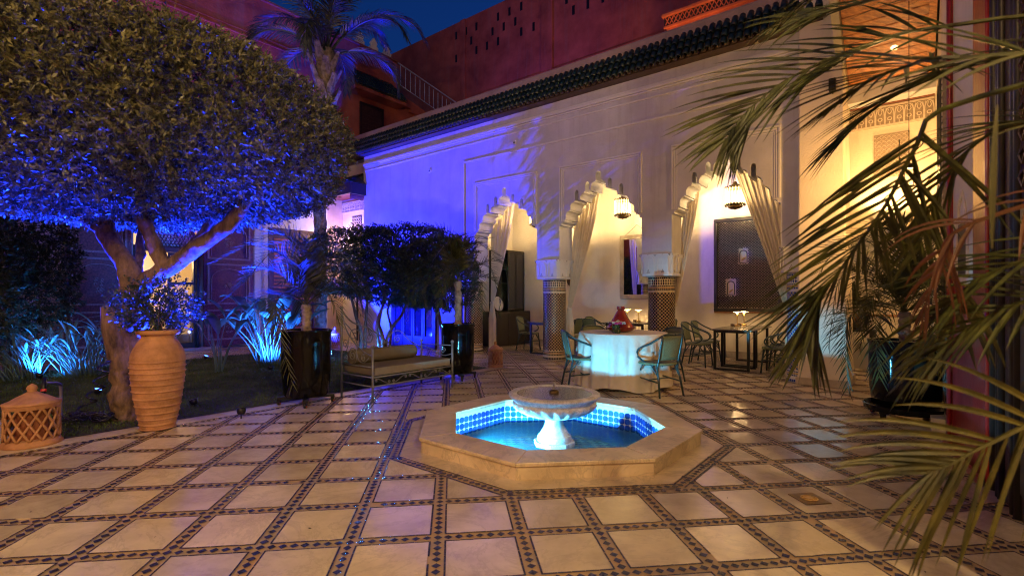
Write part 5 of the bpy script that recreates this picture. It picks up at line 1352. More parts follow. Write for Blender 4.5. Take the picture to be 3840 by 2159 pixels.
for cy, cz, r, a in ((y0 + .22, .92, .10, 0), (y0 + .50, .86, .10, 2), (y0 + 1.06, .80, .075, 1), (y0 + .18, .68, .07, 3), (y0 + .40, .66, .06, 0), (y0 + 1.40, .60, .05, 2)):
    sc_.tube([(x0, cy + p, cz + q) for p, q in spiral(0, r, a, 1.4, 1)], .008, 5)
sc_.tube(spline([(x0, y0 + .02, 1.15), (x0, y0 + .20, .95), (x0, y0 + .28, .70), (x0, y0 + .15, .56)], 16), .008, 5)
sc_.tube(spline([(x0, y0 + .32, .98), (x0, y0 + .42, .75), (x0, y0 + .65, .70), (x0, y0 + .85, .78)], 16), .008, 5)
obj('back_scrolls', sc_, m_iron, db, smooth=True)
sc_ = MB()
sc_.tube(spline([(x0, y0, 1.30), (x0 + .12, y0, 1.02), (x0 + .35, y0, .82), (x0 + .6, y0, .70), (x1, y0, .66)], 22), .011, 6)
for cx_, cz, r, a in ((x0 + .10, .80, .07, 0), (x0 + .28, .64, .075, 2), (x0 + .55, .62, .06, 1), (x0 + .12, .60, .05, 3)):
    sc_.tube([(cx_ + p, y0, cz + q) for p, q in spiral(0, r, a, 1.4, 1)], .008, 5)
sc_.tube(spline([(x0, y0, .62), (x0 + .15, y0, .74), (x0 + .2, y0, .95)], 10), .007, 5).tube(spline([(x0 + .36, y0, .80), (x0 + .42, y0, .6), (x0 + .55, y0, .55), (x0 + .68, y0, .63)], 12), .007, 5)
obj('end_scrolls', sc_, m_iron, db, smooth=True)
sc_ = MB(); sc_.tube(spline([(x0, y1, .66), (x0 + .3, y1, .60), (x0 + .55, y1, .52), (x1, y1, .56)], 16), .009, 5)
sc_.tube([(x0 + .55 + p, y1, .60 + q) for p, q in spiral(0, .06, 0, 1.4, 1)], .007, 5).tube([(x0, y1, .68), (x1, y1, .70)], .009, 5)
obj('far_end_scrolls', sc_, m_iron, db, smooth=True)
mt_ = bthing('mattress', 'taupe canvas mattress with pale piped side on the iron daybed', 'mattress')
obj('cover', MB().box(x0 + .02, x1 - .02, y0 + .02, y1 - .02, .37, .49), m_cushion, mt_, bevel=.03, smooth=False)
obj('side_band', MB().box(x1 - .019, x1 - .008, y0 + .05, y1 - .05, .385, .475), m_cushion2, mt_, bevel=.004)
pp = MB()
for z in (.48, .382): pp.tube([(x1 - .012, y0 + .03, z), (x1 - .012, y1 - .03, z)], .006, 5)
obj('piping', pp, m_cushion2, mt_)
bo = bthing('bolster', 'long round canvas bolster lying along the back of the daybed', 'cushion')
o = obj('roll', MB().loft([[(x0 + .16 + r * math.cos(a), y, .60 + r * math.sin(a)) for a in (2 * math.pi * k / 28 for k in range(28))] for y, r in ((y0 + .05, .03), (y0 + .055, .10), (y0 + .08, .112), (y0 + .12, .112), (y0 + .7, .110), (y0 + 1.2, .112), (y0 + 1.26, .108), (y0 + 1.29, .08), (y0 + 1.295, .02))]), m_cushion, bo, smooth=True, angle=60)
obj('piping', MB().tube([(x0 + .16 + .112 * math.cos(a), y0 + .075, .60 + .112 * math.sin(a)) for a in (2 * math.pi * k / 24 for k in range(25))], .005, 5), m_cushion2, bo)

# garden tap, spring hose
tp = bthing('garden_tap', 'bent metal standpipe with a tap behind the large terracotta lantern', 'tap', -.75, -9.25, 0)
obj('pipe', MB().tube(spline([(-.22, .25, 0), (-.22, .25, .42), (-.15, .22, .50), (.02, .12, .54), (.16, .05, .56)], 18), .016, 8), m_pipe, tp, smooth=True)
obj('valve', MB().tube([(.16, .05, .62), (.20, .03, .40)], .022, 8), m_black, tp, smooth=True); obj('red_ring', MB().tube([(.178, .042, .50), (.185, .038, .475)], .026, 10), M('red plastic', (.6, .02, .04), .4), tp)
hs = thing('spring_hose', 'black coiled spring hose hanging beside the olive trunk and heaped on the lawn', 'hose', (0, 0, 0))
A, B = Vector((-5.30, 6.60, 1.02)), Vector((-5.30, 6.20, .06)); pts = []
for i in range(150):
    f = i / 149; a = f * 2 * math.pi * 6; c = A.lerp(B, f); c.x += .14 * math.sin(f * 2.6) - .1 * f
    pts.append(c + Vector((.07 * math.cos(a), .07 * math.sin(a), .0)))
obj('coil', MB().tube(pts, .011, 6), m_hose, hs, smooth=True)
pts = []
for i in range(220):
    a = i * .45; rr = .10 + .05 * math.sin(i * .11)
    pts.append(Vector((-5.05 + .22 * math.sin(i * .028) + rr * math.cos(a), 6.0 + .05 * math.cos(i * .05) + rr * .6 * math.sin(a), .05 + .04 * math.sin(a * 1.3 + i * .1) + .03)))
obj('heap', MB().tube(pts, .0075, 6), m_hose, hs, smooth=True)
# ground spotlights
def ground_spot(x, y, ang, label):
    o = thing('ground_spotlight', label, 'spotlight', (x, y, 0), ang, group='blue garden spotlights')
    obj('spike', MB().tube([(0, 0, 0), (0, 0, .06)], .008, 6), m_black, o)
    h = obj('head', MB().lathe([(.035, 0), (.05, .03), (.055, .07), (.05, .075), (.045, .03)], 16), m_black, o, smooth=True); h.location = (0, 0, .05); h.rotation_euler = (0, R(25), 0)
    g = obj('lens', MB().lathe([(.044, .068), (0, .070)], 14), M('lit blue lens', (.1, .2, 1), .3, emis=(.05, .15, 1.0), estr=9), h)
for x, y, a, lb in ((-4.30, 6.80, 3, 'blue spotlight on the lawn right of the olive trunk'), (-3.36, 6.22, 2, 'blue spotlight beside the terracotta jar aimed up into the branches'), (-4.85, 10.1, 2.8, 'small glowing blue spotlight at the foot of the crane flowers'), (-8.55, 9.05, 1.5, 'blue spotlight among the leafy bed at the far left'), (-6.3, 7.6, 0, 'blue spotlight on the lawn behind the olive trunk')):
    ground_spot(x, y, a, lb)
for s, t, lb in ((-4.2, -4.4, 'blue spotlight in the lawn at the foot of the tall palm'), (-6.3, -2.75, 'blue spotlight at the far lawn edge aimed at the arcade wall'), (-3.40, -2.85, 'spotlight at the foot of the small clipped trees'), (-6.3, -5.5, 'blue spotlight in the lawn aimed at the red house'), (-4.6, -9.2, 'blue spotlight at the near end of the lawn aimed over the parapet')):
    p = L(s, t); ground_spot(p.x, p.y, 0, lb)
# the courtyard walls behind the viewer, with their lanterns and an added post lantern
bk = bthing('rear_wall', 'long red rendered wall closing the courtyard behind the viewer', 'wall')
obj('wall', MB().box(-9.9, 11.3, -17.3, -17.0, 0, 9), m_red, bk)
bs = bthing('rear_side_wall', 'tall cream wall beside the terrace to the right of the viewer', 'wall')
obj('wall', MB().box(11.0, 11.3, -16.99, -7.0, 0, 9), m_plaster2, bs); obj('return_wall', MB().box(7.7, 11.3, -6.99, -6.7, 0, 9), m_plaster2, bs)
for k, ((s, t, z), lb) in enumerate((((4.5, -13.5, 4.5), 'added lantern on a tall black post, unseen behind the viewer'), ((10.6, -11.0, 4.8), 'lantern on the cream wall to the right of the viewer'), ((-2.5, -16.55, 4.8), 'lantern on the rear wall at the lawn end'))):
    o = bthing('wall_lantern', lb, 'lantern', s, t, z, group='wall lanterns behind the viewer')
    obj('arm', MB().tube(([(0, 0, .36), (.35, 0, .40), (.35, 0, -4.5)], [(0, 0, .36), (.4, 0, .45)], [(0, 0, .36), (0, -.4, .45)])[k], .015, 5), m_black, o)
    obj('cap', MB().lathe([(.17, .2), (.1, .28), (0, .36)], 8), m_oldbrass, o); obj('base', MB().lathe([(0, -.28), (.12, -.2), (.14, -.2)], 8), m_oldbrass, o)
    b = MB()
    for q in range(8): a = q * math.pi / 4; b.tube([(.15 * math.cos(a), .15 * math.sin(a), -.2), (.15 * math.cos(a), .15 * math.sin(a), .2)], .008, 4)
    obj('bars', b, m_oldbrass, o)

pn = bthing('porch_fill_lantern', 'small black lantern added under the cedar canopy for the porch fill light', 'lantern', 6.85, -1.25, 3.2)  # lantern added to carry the porch fill light
obj('chain', MB().tube([(0, 0, .20), (0, 0, 2.5)], .006, 4), m_black, pn)
obj('cap', MB().lathe([(.11, .12), (.07, .18), (0, .22)], 6), m_black, pn); obj('base', MB().lathe([(0, -.16), (.09, -.12), (.10, -.12)], 6), m_black, pn)
b = MB()
for q in range(6): a = q * math.pi / 3; b.tube([(.10 * math.cos(a), .10 * math.sin(a), -.12), (.10 * math.cos(a), .10 * math.sin(a), .12)], .006, 4)
obj('bars', b, m_black, pn)

# ================================================================ PLANTS
def frond_mesh(name, pts, L0, n, wid, mat, droop=.3, fold=.25, a0=70, a1=22, r=.008, start=.12, jit=.08, seg=4, side=1.0, up=(0, 0, 1)):
    pts = [Vector(p) for p in pts]; C_ = spline(pts, 60); m = len(C_) - 1
    verts, faces = [], []
    mb = MB().tube(C_[::2], [r * (1 - .75 * i / (m / 2)) for i in range(len(C_[::2]))], 5)
    V_, F_ = mb.v, mb.f
    up = Vector(up)
    for i in range(n):
        f = start + (1 - start) * (i + .5) / n
        for sg in (1, -1):
            ff = min(.999, max(0, f + random.uniform(-.4, .4) / n)); k = int(ff * m); q = ff * m - k
            p = C_[k].lerp(C_[k + 1], q); T = (C_[k + 1] - C_[k]).normalized()
            S = T.cross(up); S = S.normalized() if S.length > .05 else Vector((1, 0, 0)); N = S.cross(T)
            a = R(a0 + (a1 - a0) * f + random.uniform(-7, 7)); ln = L0 * (math.sin(math.pi * (.16 + .74 * f)) ** .7) * random.uniform(1 - jit, 1 + jit)
            d = (T * math.cos(a) + S * sg * math.sin(a) * side + N * (fold + random.uniform(-.08, .08))).normalized()
            b = len(V_); cur = p.copy(); w0 = wid
            for s_ in range(seg + 1):
                g = s_ / seg; ww = w0 * (.45 + .55 * min(1, g * 4)) * (1 - g ** 2.2) * .5 + .0004
                Wd = d.cross(N).normalized() * ww; Nn = Wd.cross(d).normalized() * ww * .5
                V_ += [tuple(cur - Wd + Nn), tuple(cur), tuple(cur + Wd + Nn)]
                cur = cur + d * ln / seg; d = (d + Vector((0, 0, -droop)) * (.5 + g) / seg * 1.6).normalized()
            for s_ in range(seg):
                o = b + s_ * 3; F_ += [(o, o + 1, o + 4, o + 3), (o + 1, o + 2, o + 5, o + 4)]
    me = bpy.data.meshes.new(name); me.from_pydata(V_, [], F_); me.materials.append(mat); return me

def bumpy(mb, amp, sc_):
    from mathutils import noise
    out = []
    for p in mb.v:
        v = Vector(p); q = noise.noise_vector(v * sc_) * amp; out.append(tuple(v + q))
    mb.v = out; return mb

def cloud(center, rad, n, shell=.72, pw=2.6, leaf=(.05, .02), twig=7, flat_top=0, lump=.10, inner=.15):
    """leaf positions in a clipped crown: superellipsoid shell of twigs, a few inside"""
    a, b, c = rad; m = n // twig
    d = unit(m * 4)
    rho = np.hypot(d[:, 0] / a, d[:, 1] / b); r = (rho ** pw + np.abs(d[:, 2] / c) ** pw) ** (-1 / pw)
    keep = rng.random(m * 4) < (r / r.max()) ** 2; d, r = d[keep][:m], r[keep][:m]; m = len(d)
    lf = 1 + lump * (np.sin(d[:, 0] * 9 + 1) * np.sin(d[:, 1] * 11) + np.sin(d[:, 2] * 14 + d[:, 0] * 7)) * .5
    inr = rng.random(m) < inner
    s = np.where(inr, rng.uniform(.2, .8, m), rng.uniform(shell, 1.0, m) ** .6) * lf
    tip = d * (r * s)[:, None]
    td = d + rng.normal(0, .55, (m, 3)); td[:, 2] += .25; td /= np.linalg.norm(td, axis=1, keepdims=True)
    tl = rng.uniform(.05, .12, m)
    P, D, N = [], [], []
    for k in range(twig):
        f = (k + 1) / twig
        P.append(tip + td * (tl * f)[:, None]); dd = td * .8 + rng.normal(0, .7, (m, 3)); D.append(dd); N.append(unit(m))
    P = np.concatenate(P) + np.array(center); D = np.concatenate(D); N = np.concatenate(N)
    k = len(P)
    return P, D, N, rng.uniform(.75, 1.25, k) * leaf[0], rng.uniform(.8, 1.2, k) * leaf[1]

# ---- olive tree with a big clipped crown
ol = thing('olive_tree', 'huge clipped mushroom shaped olive tree in the lawn, blue lit from below', 'tree', (-4.78, 6.2, 0))
def OT(x, y, z): return (x + 4.78, y - 6.2, z)
tk = MB().tube(spline([OT(-4.72, 6.2, -.05), OT(-4.74, 6.2, .12), OT(-4.80, 6.2, .45), OT(-4.76, 6.2, .95), OT(-4.66, 6.2, 1.32), OT(-4.65, 6.2, 1.62)], 90), [.215 - .070 * min(1, i / 18) + .012 * math.sin(i * .3) for i in range(91)], 40)
bumpy(tk, .05, 5); bumpy(tk, .022, 13); bumpy(tk, .008, 40)
obj('trunk', tk, m_bark, ol, smooth=True)
stb = bumpy(MB().tube([OT(-4.80, 6.16, .75), OT(-4.86, 6.12, 1.15), OT(-4.90, 6.12, 1.40)], [.13, .12, .10], 14), .03, 6)
sb_ = obj('broken_stub', stb, m_bark, ol, smooth=True, angle=60); obj('hollow', MB().lathe([(.075, 1.36), (.072, 1.415), (0, 1.40)], 12, -.12, -.08), m_soil, sb_)
for pts, r0, r1 in (([(-4.66, 6.2, 1.45), (-4.78, 6.22, 1.88), (-5.0, 6.25, 2.20), (-5.09, 6.27, 2.32), (-5.0, 6.3, 2.66), (-5.05, 6.4, 3.1)], .125, .07),
                    ([(-4.64, 6.18, 1.50), (-4.46, 6.15, 1.70), (-4.10, 6.1, 1.92), (-3.69, 6.05, 2.17), (-3.38, 6.0, 2.38), (-3.10, 6.0, 2.75), (-2.9, 6.0, 3.1)], .115, .055),
                    ([(-4.20, 6.1, 1.86), (-4.34, 6.0, 2.25), (-4.42, 5.95, 2.6), (-4.45, 5.9, 3.1)], .085, .06),
                    ([(-4.22, 6.12, 1.84), (-4.05, 6.3, 2.15), (-3.85, 6.5, 2.55), (-3.7, 6.7, 3.0)], .055, .035),
                    ([(-4.68, 6.2, 1.55), (-4.75, 6.4, 2.0), (-4.88, 6.6, 2.4), (-5.0, 6.8, 2.9)], .06, .03),
                    ([(-5.05, 6.27, 2.28), (-5.35, 6.2, 2.5), (-5.7, 6.1, 2.9)], .06, .035),
                    ([(-3.55, 6.03, 2.26), (-3.50, 6.3, 2.5), (-3.5, 6.7, 2.9)], .05, .03)):
    q = spline([OT(*p) for p in pts], 22)
    obj('branch', bumpy(bumpy(MB().tube(spline(q, 50), [r0 + (r1 - r0) * i / 50 for i in range(51)], 18), .03, 6), .012, 20), m_bark, ol, smooth=True)
cr = cloud((0, .0, 3.46), (2.62, 2.6, 1.0), 290000, leaf=(.055, .0195), shell=.74, pw=2.6, twig=8, lump=.035, inner=.26)
o = link('crown', leaves('crown', *cr, m_leaf), ol)
# long shoots that stand out of the clipped surface
d = unit(260); d[:, 2] = np.abs(d[:, 2]); tw = MB()
for v in d:
    rho = math.hypot(v[0] / 2.62, v[1] / 2.6); r = (rho ** 2.7 + abs(v[2] / 1.10) ** 2.7) ** (-1 / 2.7)
    p = Vector(v) * r * .95 + Vector((0, 0, 3.42)); e_ = Vector(v) * .4 + Vector((random.uniform(-.4, .4), random.uniform(-.4, .4), .8)); e_.normalize()
    tw.tube([p, p + e_ * random.uniform(.12, .24)], [.004, .0015], 4)
obj('shoots', tw, m_bark, ol, kind='stuff')

def shrub(name, label, x, y, stems, crown, n, leaf, mat, group=None, bark=m_bark, cat='tree', pw=3.2, inner=.3):
    o = thing(name, label, cat, (x, y, 0), 0, group)
    for st in stems:
        pts, r0, r1 = st; q = spline(pts, 14)
        obj('trunk', bumpy(MB().tube(q, [r0 + (r1 - r0) * i / 14 for i in range(15)], 8), r0 * .25, 10), bark, o, smooth=True)
    for c in crown:
        link('crown', leaves('crown', *cloud(c[0], c[1], n, leaf=leaf, pw=pw, inner=inner, lump=.12, twig=7), mat), o)
    return o
shrub('clipped_tree', 'small clipped dark tree nearest the far corner, thin unlit trunk', -3.92, 12.9, [([(0, 0, 0), (.03, 0, .6), (-.12, 0, 1.1), (-.3, .1, 1.8)], .055, .03), ([(.10, .1, 0), (.12, .1, .7), (.15, .1, 1.2), (.2, .1, 1.9)], .045, .03)],
      [((-.1, 0, 2.38), (1.15, .9, .85))], 30000, (.055, .026), m_leafdark, 'small clipped trees along the far lawn edge')
shrub('clipped_tree', 'small clipped dark tree with glowing blue white forked trunks', -3.18, 12.35, [([(0, 0, 0), (0, 0, .5), (-.12, 0, .9), (.0, 0, 1.3), (.15, 0, 1.8)], .055, .03), ([(.05, .03, .0), (.08, .03, .45), (.25, 0, .8), (.48, 0, 1.1), (.62, 0, 1.55)], .05, .022), ([(-.08, .05, 0), (-.14, .05, .6), (-.08, .05, 1.0), (.05, 0, 1.7)], .035, .025), ([(.12, .08, 0), (.18, .08, .7), (.10, .08, 1.2), (.3, 0, 1.7)], .035, .02)],
      [((.45, 0, 2.26), (1.35, .9, .95))], 38000, (.055, .026), m_leafdark, 'small clipped trees along the far lawn edge')
shrub('clipped_tree', 'small clipped dark tree behind the second black pot, lowest crown of the row', -1.62, 11.6, [([(0, 0, 0), (.02, 0, .6), (-.1, 0, 1.2), (-.2, 0, 1.8)], .05, .03)],
      [((-.12, 0, 2.05), (.95, .8, .80))], 26000, (.055, .026), m_leafdark, 'small clipped trees along the far lawn edge')
shrub('conifer', 'dark bushy conifer filling the left edge behind the lawn', -9.65, 9.7, [([(0, 0, 0), (0, 0, 1), (0, 0, 2.5)], .10, .05)],
      [((0, 0, 2.2), (1.0, .9, 1.4))], 24000, (.09, .028), m_leafdark, None)
shrub('conifer', 'second dark evergreen at the extreme left edge, taller and half out of view', -9.6, 8.4, [([(0, 0, 0), (0, 0, 1), (0, 0, 2.5)], .10, .05)],
      [((0, 0, 2.0), (1.0, .9, 1.75))], 20000, (.09, .028), m_leafdark, None)
sh_ = thing('jar_shrub', 'small leafy shrub growing out of the tall terracotta jar', 'shrub', (-4.08, 5.78, 1.06))
for k in range(7):
    a = k * .9; obj('stem', MB().tube([(0, 0, 0), (.05 * math.cos(a), .05 * math.sin(a), .15), (.2 * math.cos(a), .2 * math.sin(a), .34)], .006, 5), m_bark, sh_)
link('foliage', leaves('foliage', *cloud((-.02, 0, .34), (.40, .36, .27), 4200, leaf=(.038, .022), pw=2.2, inner=.5, lump=.3, twig=6), m_leafdark), sh_)

# ---- crane flowers
def paddle(mb, base, tip_dir, ln, wd, bend):
    """one paddle leaf with a midrib, drooping"""
    d = Vector(tip_dir).normalized(); s_ = d.cross(Vector((0, 0, 1))); s_ = s_.normalized() if s_.length > .1 else Vector((1, 0, 0)); p = Vector(base); V_ = []; n = 7
    for i in range(n + 1):
        g = i / n; w_ = wd * (math.sin(math.pi * (.04 + .93 * g)) ** .8) * .5; N = s_.cross(d)
        V_ += [tuple(p - s_ * w_ + N * w_ * .45), tuple(p), tuple(p + s_ * w_ + N * w_ * .45)]
        p = p + d * ln / n; d = (d + Vector((0, 0, -bend / n))).normalized()
    mb.add(V_, [(3 * i + a, 3 * i + a + 1, 3 * i + a + 4, 3 * i + a + 3) for i in range(n) for a in (0, 1)])
def strelitzia(x, y, h, k_, label, lean=.25, ln=.42, group='crane flower clumps lit blue', rs=1, wd=.17, sp=.10):
    o = thing('crane_flower', label, 'plant', (x, y, 0), 0, group); rr = random.Random(rs)
    for k in range(k_):
        a = rr.uniform(0, 6.28); hh = h * rr.uniform(.55, 1); le = lean * rr.uniform(.3, 1.6) * hh
        b = Vector((sp * math.cos(a + 1) * rr.random(), sp * math.sin(a + 1) * rr.random(), 0)); t = Vector((b.x + le * math.cos(a), b.y + le * math.sin(a), hh * .72))
        mid = (b + t) / 2 + Vector((-.04 * math.cos(a), -.04 * math.sin(a), .05)); mb = MB().tube(spline([b, mid, t], 8), [.014 - .0009 * i for i in range(9)], 5)
        paddle(mb, t, (math.cos(a) * .55 + rr.uniform(-.25, .25), math.sin(a) * .55 + rr.uniform(-.25, .25), .85), ln * rr.uniform(.8, 1.15), wd * rr.uniform(.8, 1.2), rr.uniform(.5, 1.6))
        obj('leaf', mb, m_strel, o, smooth=True)
strelitzia(-5.22, 10.75, 1.95, 44, 'large crane flower clump glowing blue beside the first black pot', .34, ln=.50, rs=4, wd=.19, sp=.25)
strelitzia(-5.85, 10.0, 1.85, 12, 'smaller crane flower clump with few tall leaves left of the glowing clump', .22, ln=.56, rs=9, wd=.2)
strelitzia(-8.25, 9.6, 1.1, 60, 'low blue lit leafy clump at the left, right half of the bed', .45, ln=.42, rs=5, wd=.05, sp=.4)
strelitzia(-8.95, 9.2, 1.0, 60, 'low blue lit leafy clump at the left, brightest base', .4, ln=.4, rs=6, wd=.05, sp=.35)
strelitzia(-7.45, 9.9, 1.3, 46, 'blue lit clump of drooping leaves just left of the olive trunk', .45, ln=.45, rs=8, wd=.06, sp=.4)

# ---- palms
def arch_pts(ln, rise, dropf):
    return [(0, 0, 0), (ln * .22, 0, rise * .55), (ln * .5, 0, rise), (ln * .78, 0, rise * .75), (ln, 0, rise * .75 - ln * dropf)]
def potpalm(x, y, z, trunk_h, ln, nf, label, mat=m_frond, seed=1, lean=0.0, group='potted palms in black planters'):
    o = thing('potted_palm', label, 'palm', (x, y, z), 0, group); rr = random.Random(seed); st_ = random.getstate(); random.seed(seed)
    bk_ = bumpy(MB().tube(spline([(0, 0, 0), (lean * .3, 0, trunk_h * .5), (lean, 0, trunk_h)], 16), [.05 + .022 * abs(math.sin(i * 1.2)) for i in range(17)], 12), .022, 18)
    obj('trunk', bk_, m_palmbark, o, smooth=True)
    protos = [frond_mesh('frond', arch_pts(ln * (.9 + .12 * i), ln * (.30 + .1 * i), .45 + .12 * i), ln * .34, 34, .014, mat, droop=.28, r=.006, start=.16) for i in range(3)]
    for k in range(nf):
        f = link('frond', protos[k % 3], o, (lean, 0, trunk_h)); el = rr.uniform(-35, 55) if k > 4 else rr.uniform(50, 75)
        f.rotation_euler = (rr.uniform(-.2, .2), -R(el), k * 2.4 + rr.uniform(-.3, .3)); s_ = rr.uniform(.8, 1.1); f.scale = (s_, s_, s_)
    random.setstate(st_)
    return o
potpalm(-2.92, 7.12, .98, .42, .98, 24, 'pygmy date palm in the first black pot, fronds in front of the crane flowers', seed=3)
potpalm(-1.0, 9.28, .95, .85, .98, 24, 'pygmy date palm with a shaggy trunk in the second black pot', seed=5)
potpalm(4.86, 6.20, .90, .42, 1.20, 34, 'bushy warm lit palm in the large saucer pot on the right', seed=8)
potpalm(L(5.98, 1.78).x, L(5.98, 1.78).y, 1.22, .05, .62, 22, 'feathery green plant in the dimpled vase on the console', seed=12, group='vase plants')

tp_ = thing('tall_palm', 'tall palm rising above the olive crown, violet lit leaf bases and drooping fronds', 'palm', (-4.98, 13.0, 0))
obj('trunk', bumpy(MB().tube(spline([(0, 0, 0), (.02, 0, 2.5), (-.02, 0, 5), (.10, 0, 6.4)], 90), [.155 + .008 * math.sin(i * 1.9) for i in range(91)], 20), .02, 4), m_palmbark, tp_, smooth=True)
obj('leaf_base_core', bumpy(MB().tube(spline([(.10, 0, 6.3), (.13, 0, 6.8), (.15, 0, 7.3), (.17, 0, 7.9)], 14), [.17 + .06 * math.sin(i / 14 * 2.6) for i in range(15)], 16), .05, 5), m_palmbark, tp_, smooth=True)
for k in range(16):
    a = k * 2.4; z = 6.4 + k * .075; r = .19
    b0 = Vector((.12 + r * math.cos(a), r * math.sin(a), z)); d = Vector((math.cos(a) * .45, math.sin(a) * .45, .9))
    s_ = Vector((-math.sin(a), math.cos(a), 0)); N = Vector((math.cos(a), math.sin(a), 0)); mb = MB(); V_ = []
    for i, w_ in enumerate((.11, .12, .09, .07)):
        p = b0 + d * .16 * i; V_ += [tuple(p - s_ * w_), tuple(p + N * w_ * .5), tuple(p + s_ * w_), tuple(p - N * .01)]
    mb.add(V_, [(4 * i + j, 4 * i + (j + 1) % 4, 4 * i + 4 + (j + 1) % 4, 4 * i + 4 + j) for i in range(3) for j in range(4)] + [(15, 14, 13, 12)])
    obj('leaf_base', mb, m_palmbark, tp_)
K = Vector((.17, 0, 7.7)); rr = random.Random(5)
for k, (az, el, ln, dr) in enumerate(((8, 58, 3.3, 1.0), (172, 62, 3.0, 1.1), (200, 40, 2.6, 1.2), (-20, 42, 2.9, .9), (60, 70, 3.0, .9), (120, 66, 3.2, .9), (250, 60, 2.8, 1.0), (300, 55, 2.9, 1.0), (-60, 72, 3.4, .8), (150, 30, 2.6, 1.1), (30, 30, 2.5, 1.0), (225, 74, 3.2, .9), (340, 78, 3.6, .9), (95, 45, 2.8, 1.0), (275, 35, 2.3, 1.2))):
    h = Vector((math.cos(R(az)), math.sin(R(az)), 0)); e0 = R(el); pts = []; p = K.copy(); d = e0
    for i in range(7):
        pts.append(tuple(p)); p = p + (h * math.cos(d) + Vector((0, 0, math.sin(d)))) * ln / 6; d -= R(22) * dr * (.5 + .25 * i)
    link('frond', frond_mesh('frond', pts, .62, 62, .030, m_frond, droop=.75, fold=.0, a0=62, a1=22, r=.034, start=.22), tp_)

# ---- the palm close to the viewer on the right
fp = thing('foreground_palm', 'palm at the right edge close to the viewer, its long fronds reaching across the view', 'palm', (2.35, 1.55, 0))
def FP(x, y, z): return (x - 2.35, y - 1.55, z)
obj('trunk', bumpy(MB().tube(spline([(0, 0, .4), (.03, 0, 1.0), (0, 0, 1.75)], 16), [.09 + .02 * abs(math.sin(i * 1.3)) for i in range(17)], 12), .03, 10), m_palmbark, fp, smooth=True)
Kc = (2.33, 1.55, 1.78)
FR = (
    ([(2.15, 1.75, 2.45), (1.765, 2.1, 2.628), (1.566, 2.3, 2.632), (1.315, 2.4, 2.54), (1.147, 2.45, 2.406), (1.049, 2.45, 2.275)], .54, 30, .021, 'g', .18, .10),
    ([(1.95, 1.5, 2.18), (1.486, 1.7, 2.147), (1.454, 1.8, 2.046), (1.46, 1.95, 1.868), (1.441, 2.1, 1.707), (1.408, 2.2, 1.576), (1.371, 2.22, 1.519), (1.354, 2.25, 1.414), (1.335, 2.27, 1.289)], .52, 42, .021, 'g', .16, .05),
    ([(1.85, 1.35, 2.12), (1.34, 1.5, 2.218), (1.338, 1.7, 2.282), (1.309, 1.85, 2.292), (1.276, 1.95, 2.252)], .42, 22, .018, 'g', .20, .10),
    ([(1.9, 1.5, 1.30), (1.53, 1.5, 1.113), (1.38, 1.5, 1.04), (1.31, 1.5, 1.0), (1.24, 1.5, .975)], .44, 15, .020, 'y', .35, .0),
    ([(2.0, 1.6, 1.72), (1.657, 1.75, 1.579), (1.634, 1.85, 1.456), (1.628, 1.95, 1.298)], .40, 22, .022, 'g', .3, .05),
    ([(1.9, 1.5, 1.85), (1.447, 1.6, 1.726), (1.447, 1.7, 1.586), (1.465, 1.8, 1.419)], .26, 12, .016, 'd', .8, .0),
    ([(2.1, 1.7, 2.55), (1.849, 2.2, 2.852), (1.702, 2.5, 2.956), (1.424, 2.6, 2.931)], .48, 24, .019, 'g', .3, .05),
    ([(2.1, 1.55, 2.0), (1.75, 1.75, 2.1), (1.68, 1.95, 1.95), (1.70, 2.1, 1.7)], .42, 24, .022, 'g', .25, .05),
    ([(2.2, 1.6, 1.5), (1.72, 1.62, 1.50), (1.55, 1.72, 1.38), (1.48, 1.85, 1.20)], .34, 20, .02, 'g', .3, .05),
)
UPS = [(0, -.8, .6), (0, -.3, 1), (0, -.7, .7), (0, -1, 0), (0, -.4, 1), (0, -.5, .8), (0, -.8, .6), (0, -.4, 1), (0, -.5, 1)]
FR += (
    ([(2.2, 1.7, 2.3), (1.95, 2.0, 2.45), (1.75, 2.3, 2.42), (1.60, 2.5, 2.25)], .46, 30, .022, 'g', .25, .05),
    ([(2.1, 1.6, 2.6), (1.75, 1.8, 2.85), (1.45, 2.0, 2.85), (1.2, 2.2, 2.72)], .48, 28, .022, 'g', .3, .05),
)
for q, (pts, L0, n, wd_, mt, dr, fo) in enumerate(FR):
    mm = {'g': m_frond, 'y': m_frondyellow, 'd': m_fronddry}[mt]
    link('frond', frond_mesh('frond', [FP(*Kc)] + [FP(*p) for p in pts], L0, n, wd_, mm, droop=dr, fold=fo, a0=62, a1=20, r=.011, start=.30, seg=6, up=UPS[q] if q < len(UPS) else (0, -.5, .9)), fp)
mb = MB(); paddle(mb, FP(1.085, 1.12, 1.93), (-.02, .02, -1), .32, .018, .0); obj('leaflet', mb, m_frondyellow, fp, smooth=True)
yc = thing('terrace_yucca', 'spiky plant on the terrace in the dark opening above the parapet', 'plant', tuple(L(4.2, 3.0, 7.0)))
mb = MB()
for k in range(26):
    a = k * 2.4; paddle(mb, (0, 0, .3), (math.cos(a) * .8, math.sin(a) * .8, random.uniform(.3, 1.2)), .75, .05, .2)
obj('spikes', mb, m_frondyellow, yc); obj('pot', MB().lathe([(.15, 0), (.2, .3), (0, .3)], 16), m_terra, yc)

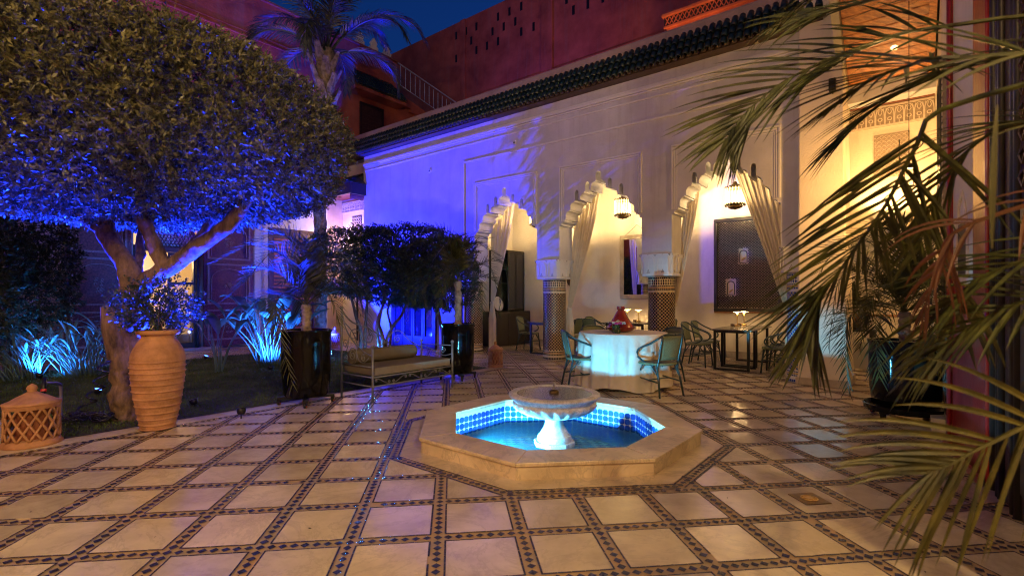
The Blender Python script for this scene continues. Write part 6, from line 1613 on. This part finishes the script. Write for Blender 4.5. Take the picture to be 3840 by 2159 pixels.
# ---- the person seated inside the room behind the glass door
pe = bthing('person', 'person in a dark shirt seated at a table inside the room, behind the glass door', 'person', -10.6, -4.75, 0, math.radians(-20))
J = [((0, 0, .50), .15), ((0, 0, .75), .14), ((.02, 0, .98), .17), ((.02, 0, 1.10), .07), ((.03, 0, 1.17), .055), ((.04, 0, 1.27), .085), ((.04, 0, 1.36), .075),
     ((.02, .19, 1.03), .055), ((.14, .24, .80), .045), ((.34, .16, .78), .034), ((.02, -.19, 1.03), .055), ((.14, -.24, .80), .045), ((.34, -.14, .78), .034),
     ((.02, .10, .48), .10), ((.42, .12, .50), .08), ((.42, .12, .08), .05), ((.56, .12, .05), .035), ((.02, -.10, .48), .10), ((.42, -.12, .50), .08), ((.42, -.12, .08), .05), ((.56, -.12, .05), .035)]
Eg = [(0, 1), (1, 2), (2, 3), (3, 4), (4, 5), (5, 6), (2, 7), (7, 8), (8, 9), (2, 10), (10, 11), (11, 12), (0, 13), (13, 14), (14, 15), (15, 16), (0, 17), (17, 18), (18, 19), (19, 20)]
me = bpy.data.meshes.new('body'); me.from_pydata([j[0] for j in J], Eg, []); me.materials.append(m_shirt)
o = link('body', me, pe); sk = o.modifiers.new('skin', 'SKIN')
if me.skin_vertices:
    for v, j in zip(me.skin_vertices[0].data, J): v.radius = (j[1], j[1])
    me.skin_vertices[0].data[0].use_root = True
ss_ = o.modifiers.new('sub', 'SUBSURF'); ss_.levels = 2; ss_.render_levels = 2
obj('face', MB().lathe([(0, -.11), (.05, -.09), (.075, -.03), (.08, .03), (.06, .09), (0, .12)], 16, .075, 0, 1.30), m_skin, pe, smooth=True)
obj('hair', MB().lathe([(.085, -.02), (.098, .04), (.08, .10), (0, .135)], 16, .035, 0, 1.31), m_hair, pe, smooth=True)
ch_ = bthing('room_sofa', 'pale covered armchair inside the room behind the glass door', 'armchair', -10.1, -5.0, 0)
obj('seat', MB().box(-.4, .4, -.35, .35, 0, .45), m_cloth, ch_, bevel=.05); obj('back', MB().box(-.4, .4, .36, .50, 0, .95), m_cloth, ch_, bevel=.05)
stl = bthing('room_stool', 'dark stool under the seated person in the room', 'stool', -10.6, -4.75, 0)
obj('seat', MB().box(-.2, .2, -.2, .2, .34, .38), m_darkwood, stl)
for x, y in ((-.17, -.17), (.17, -.17), (.17, .17), (-.17, .17)): obj('leg', MB().box(x - .02, x + .02, y - .02, y + .02, 0, .34), m_darkwood, stl)
# backdrop: the sky itself is the world; nothing else stands beyond the walls
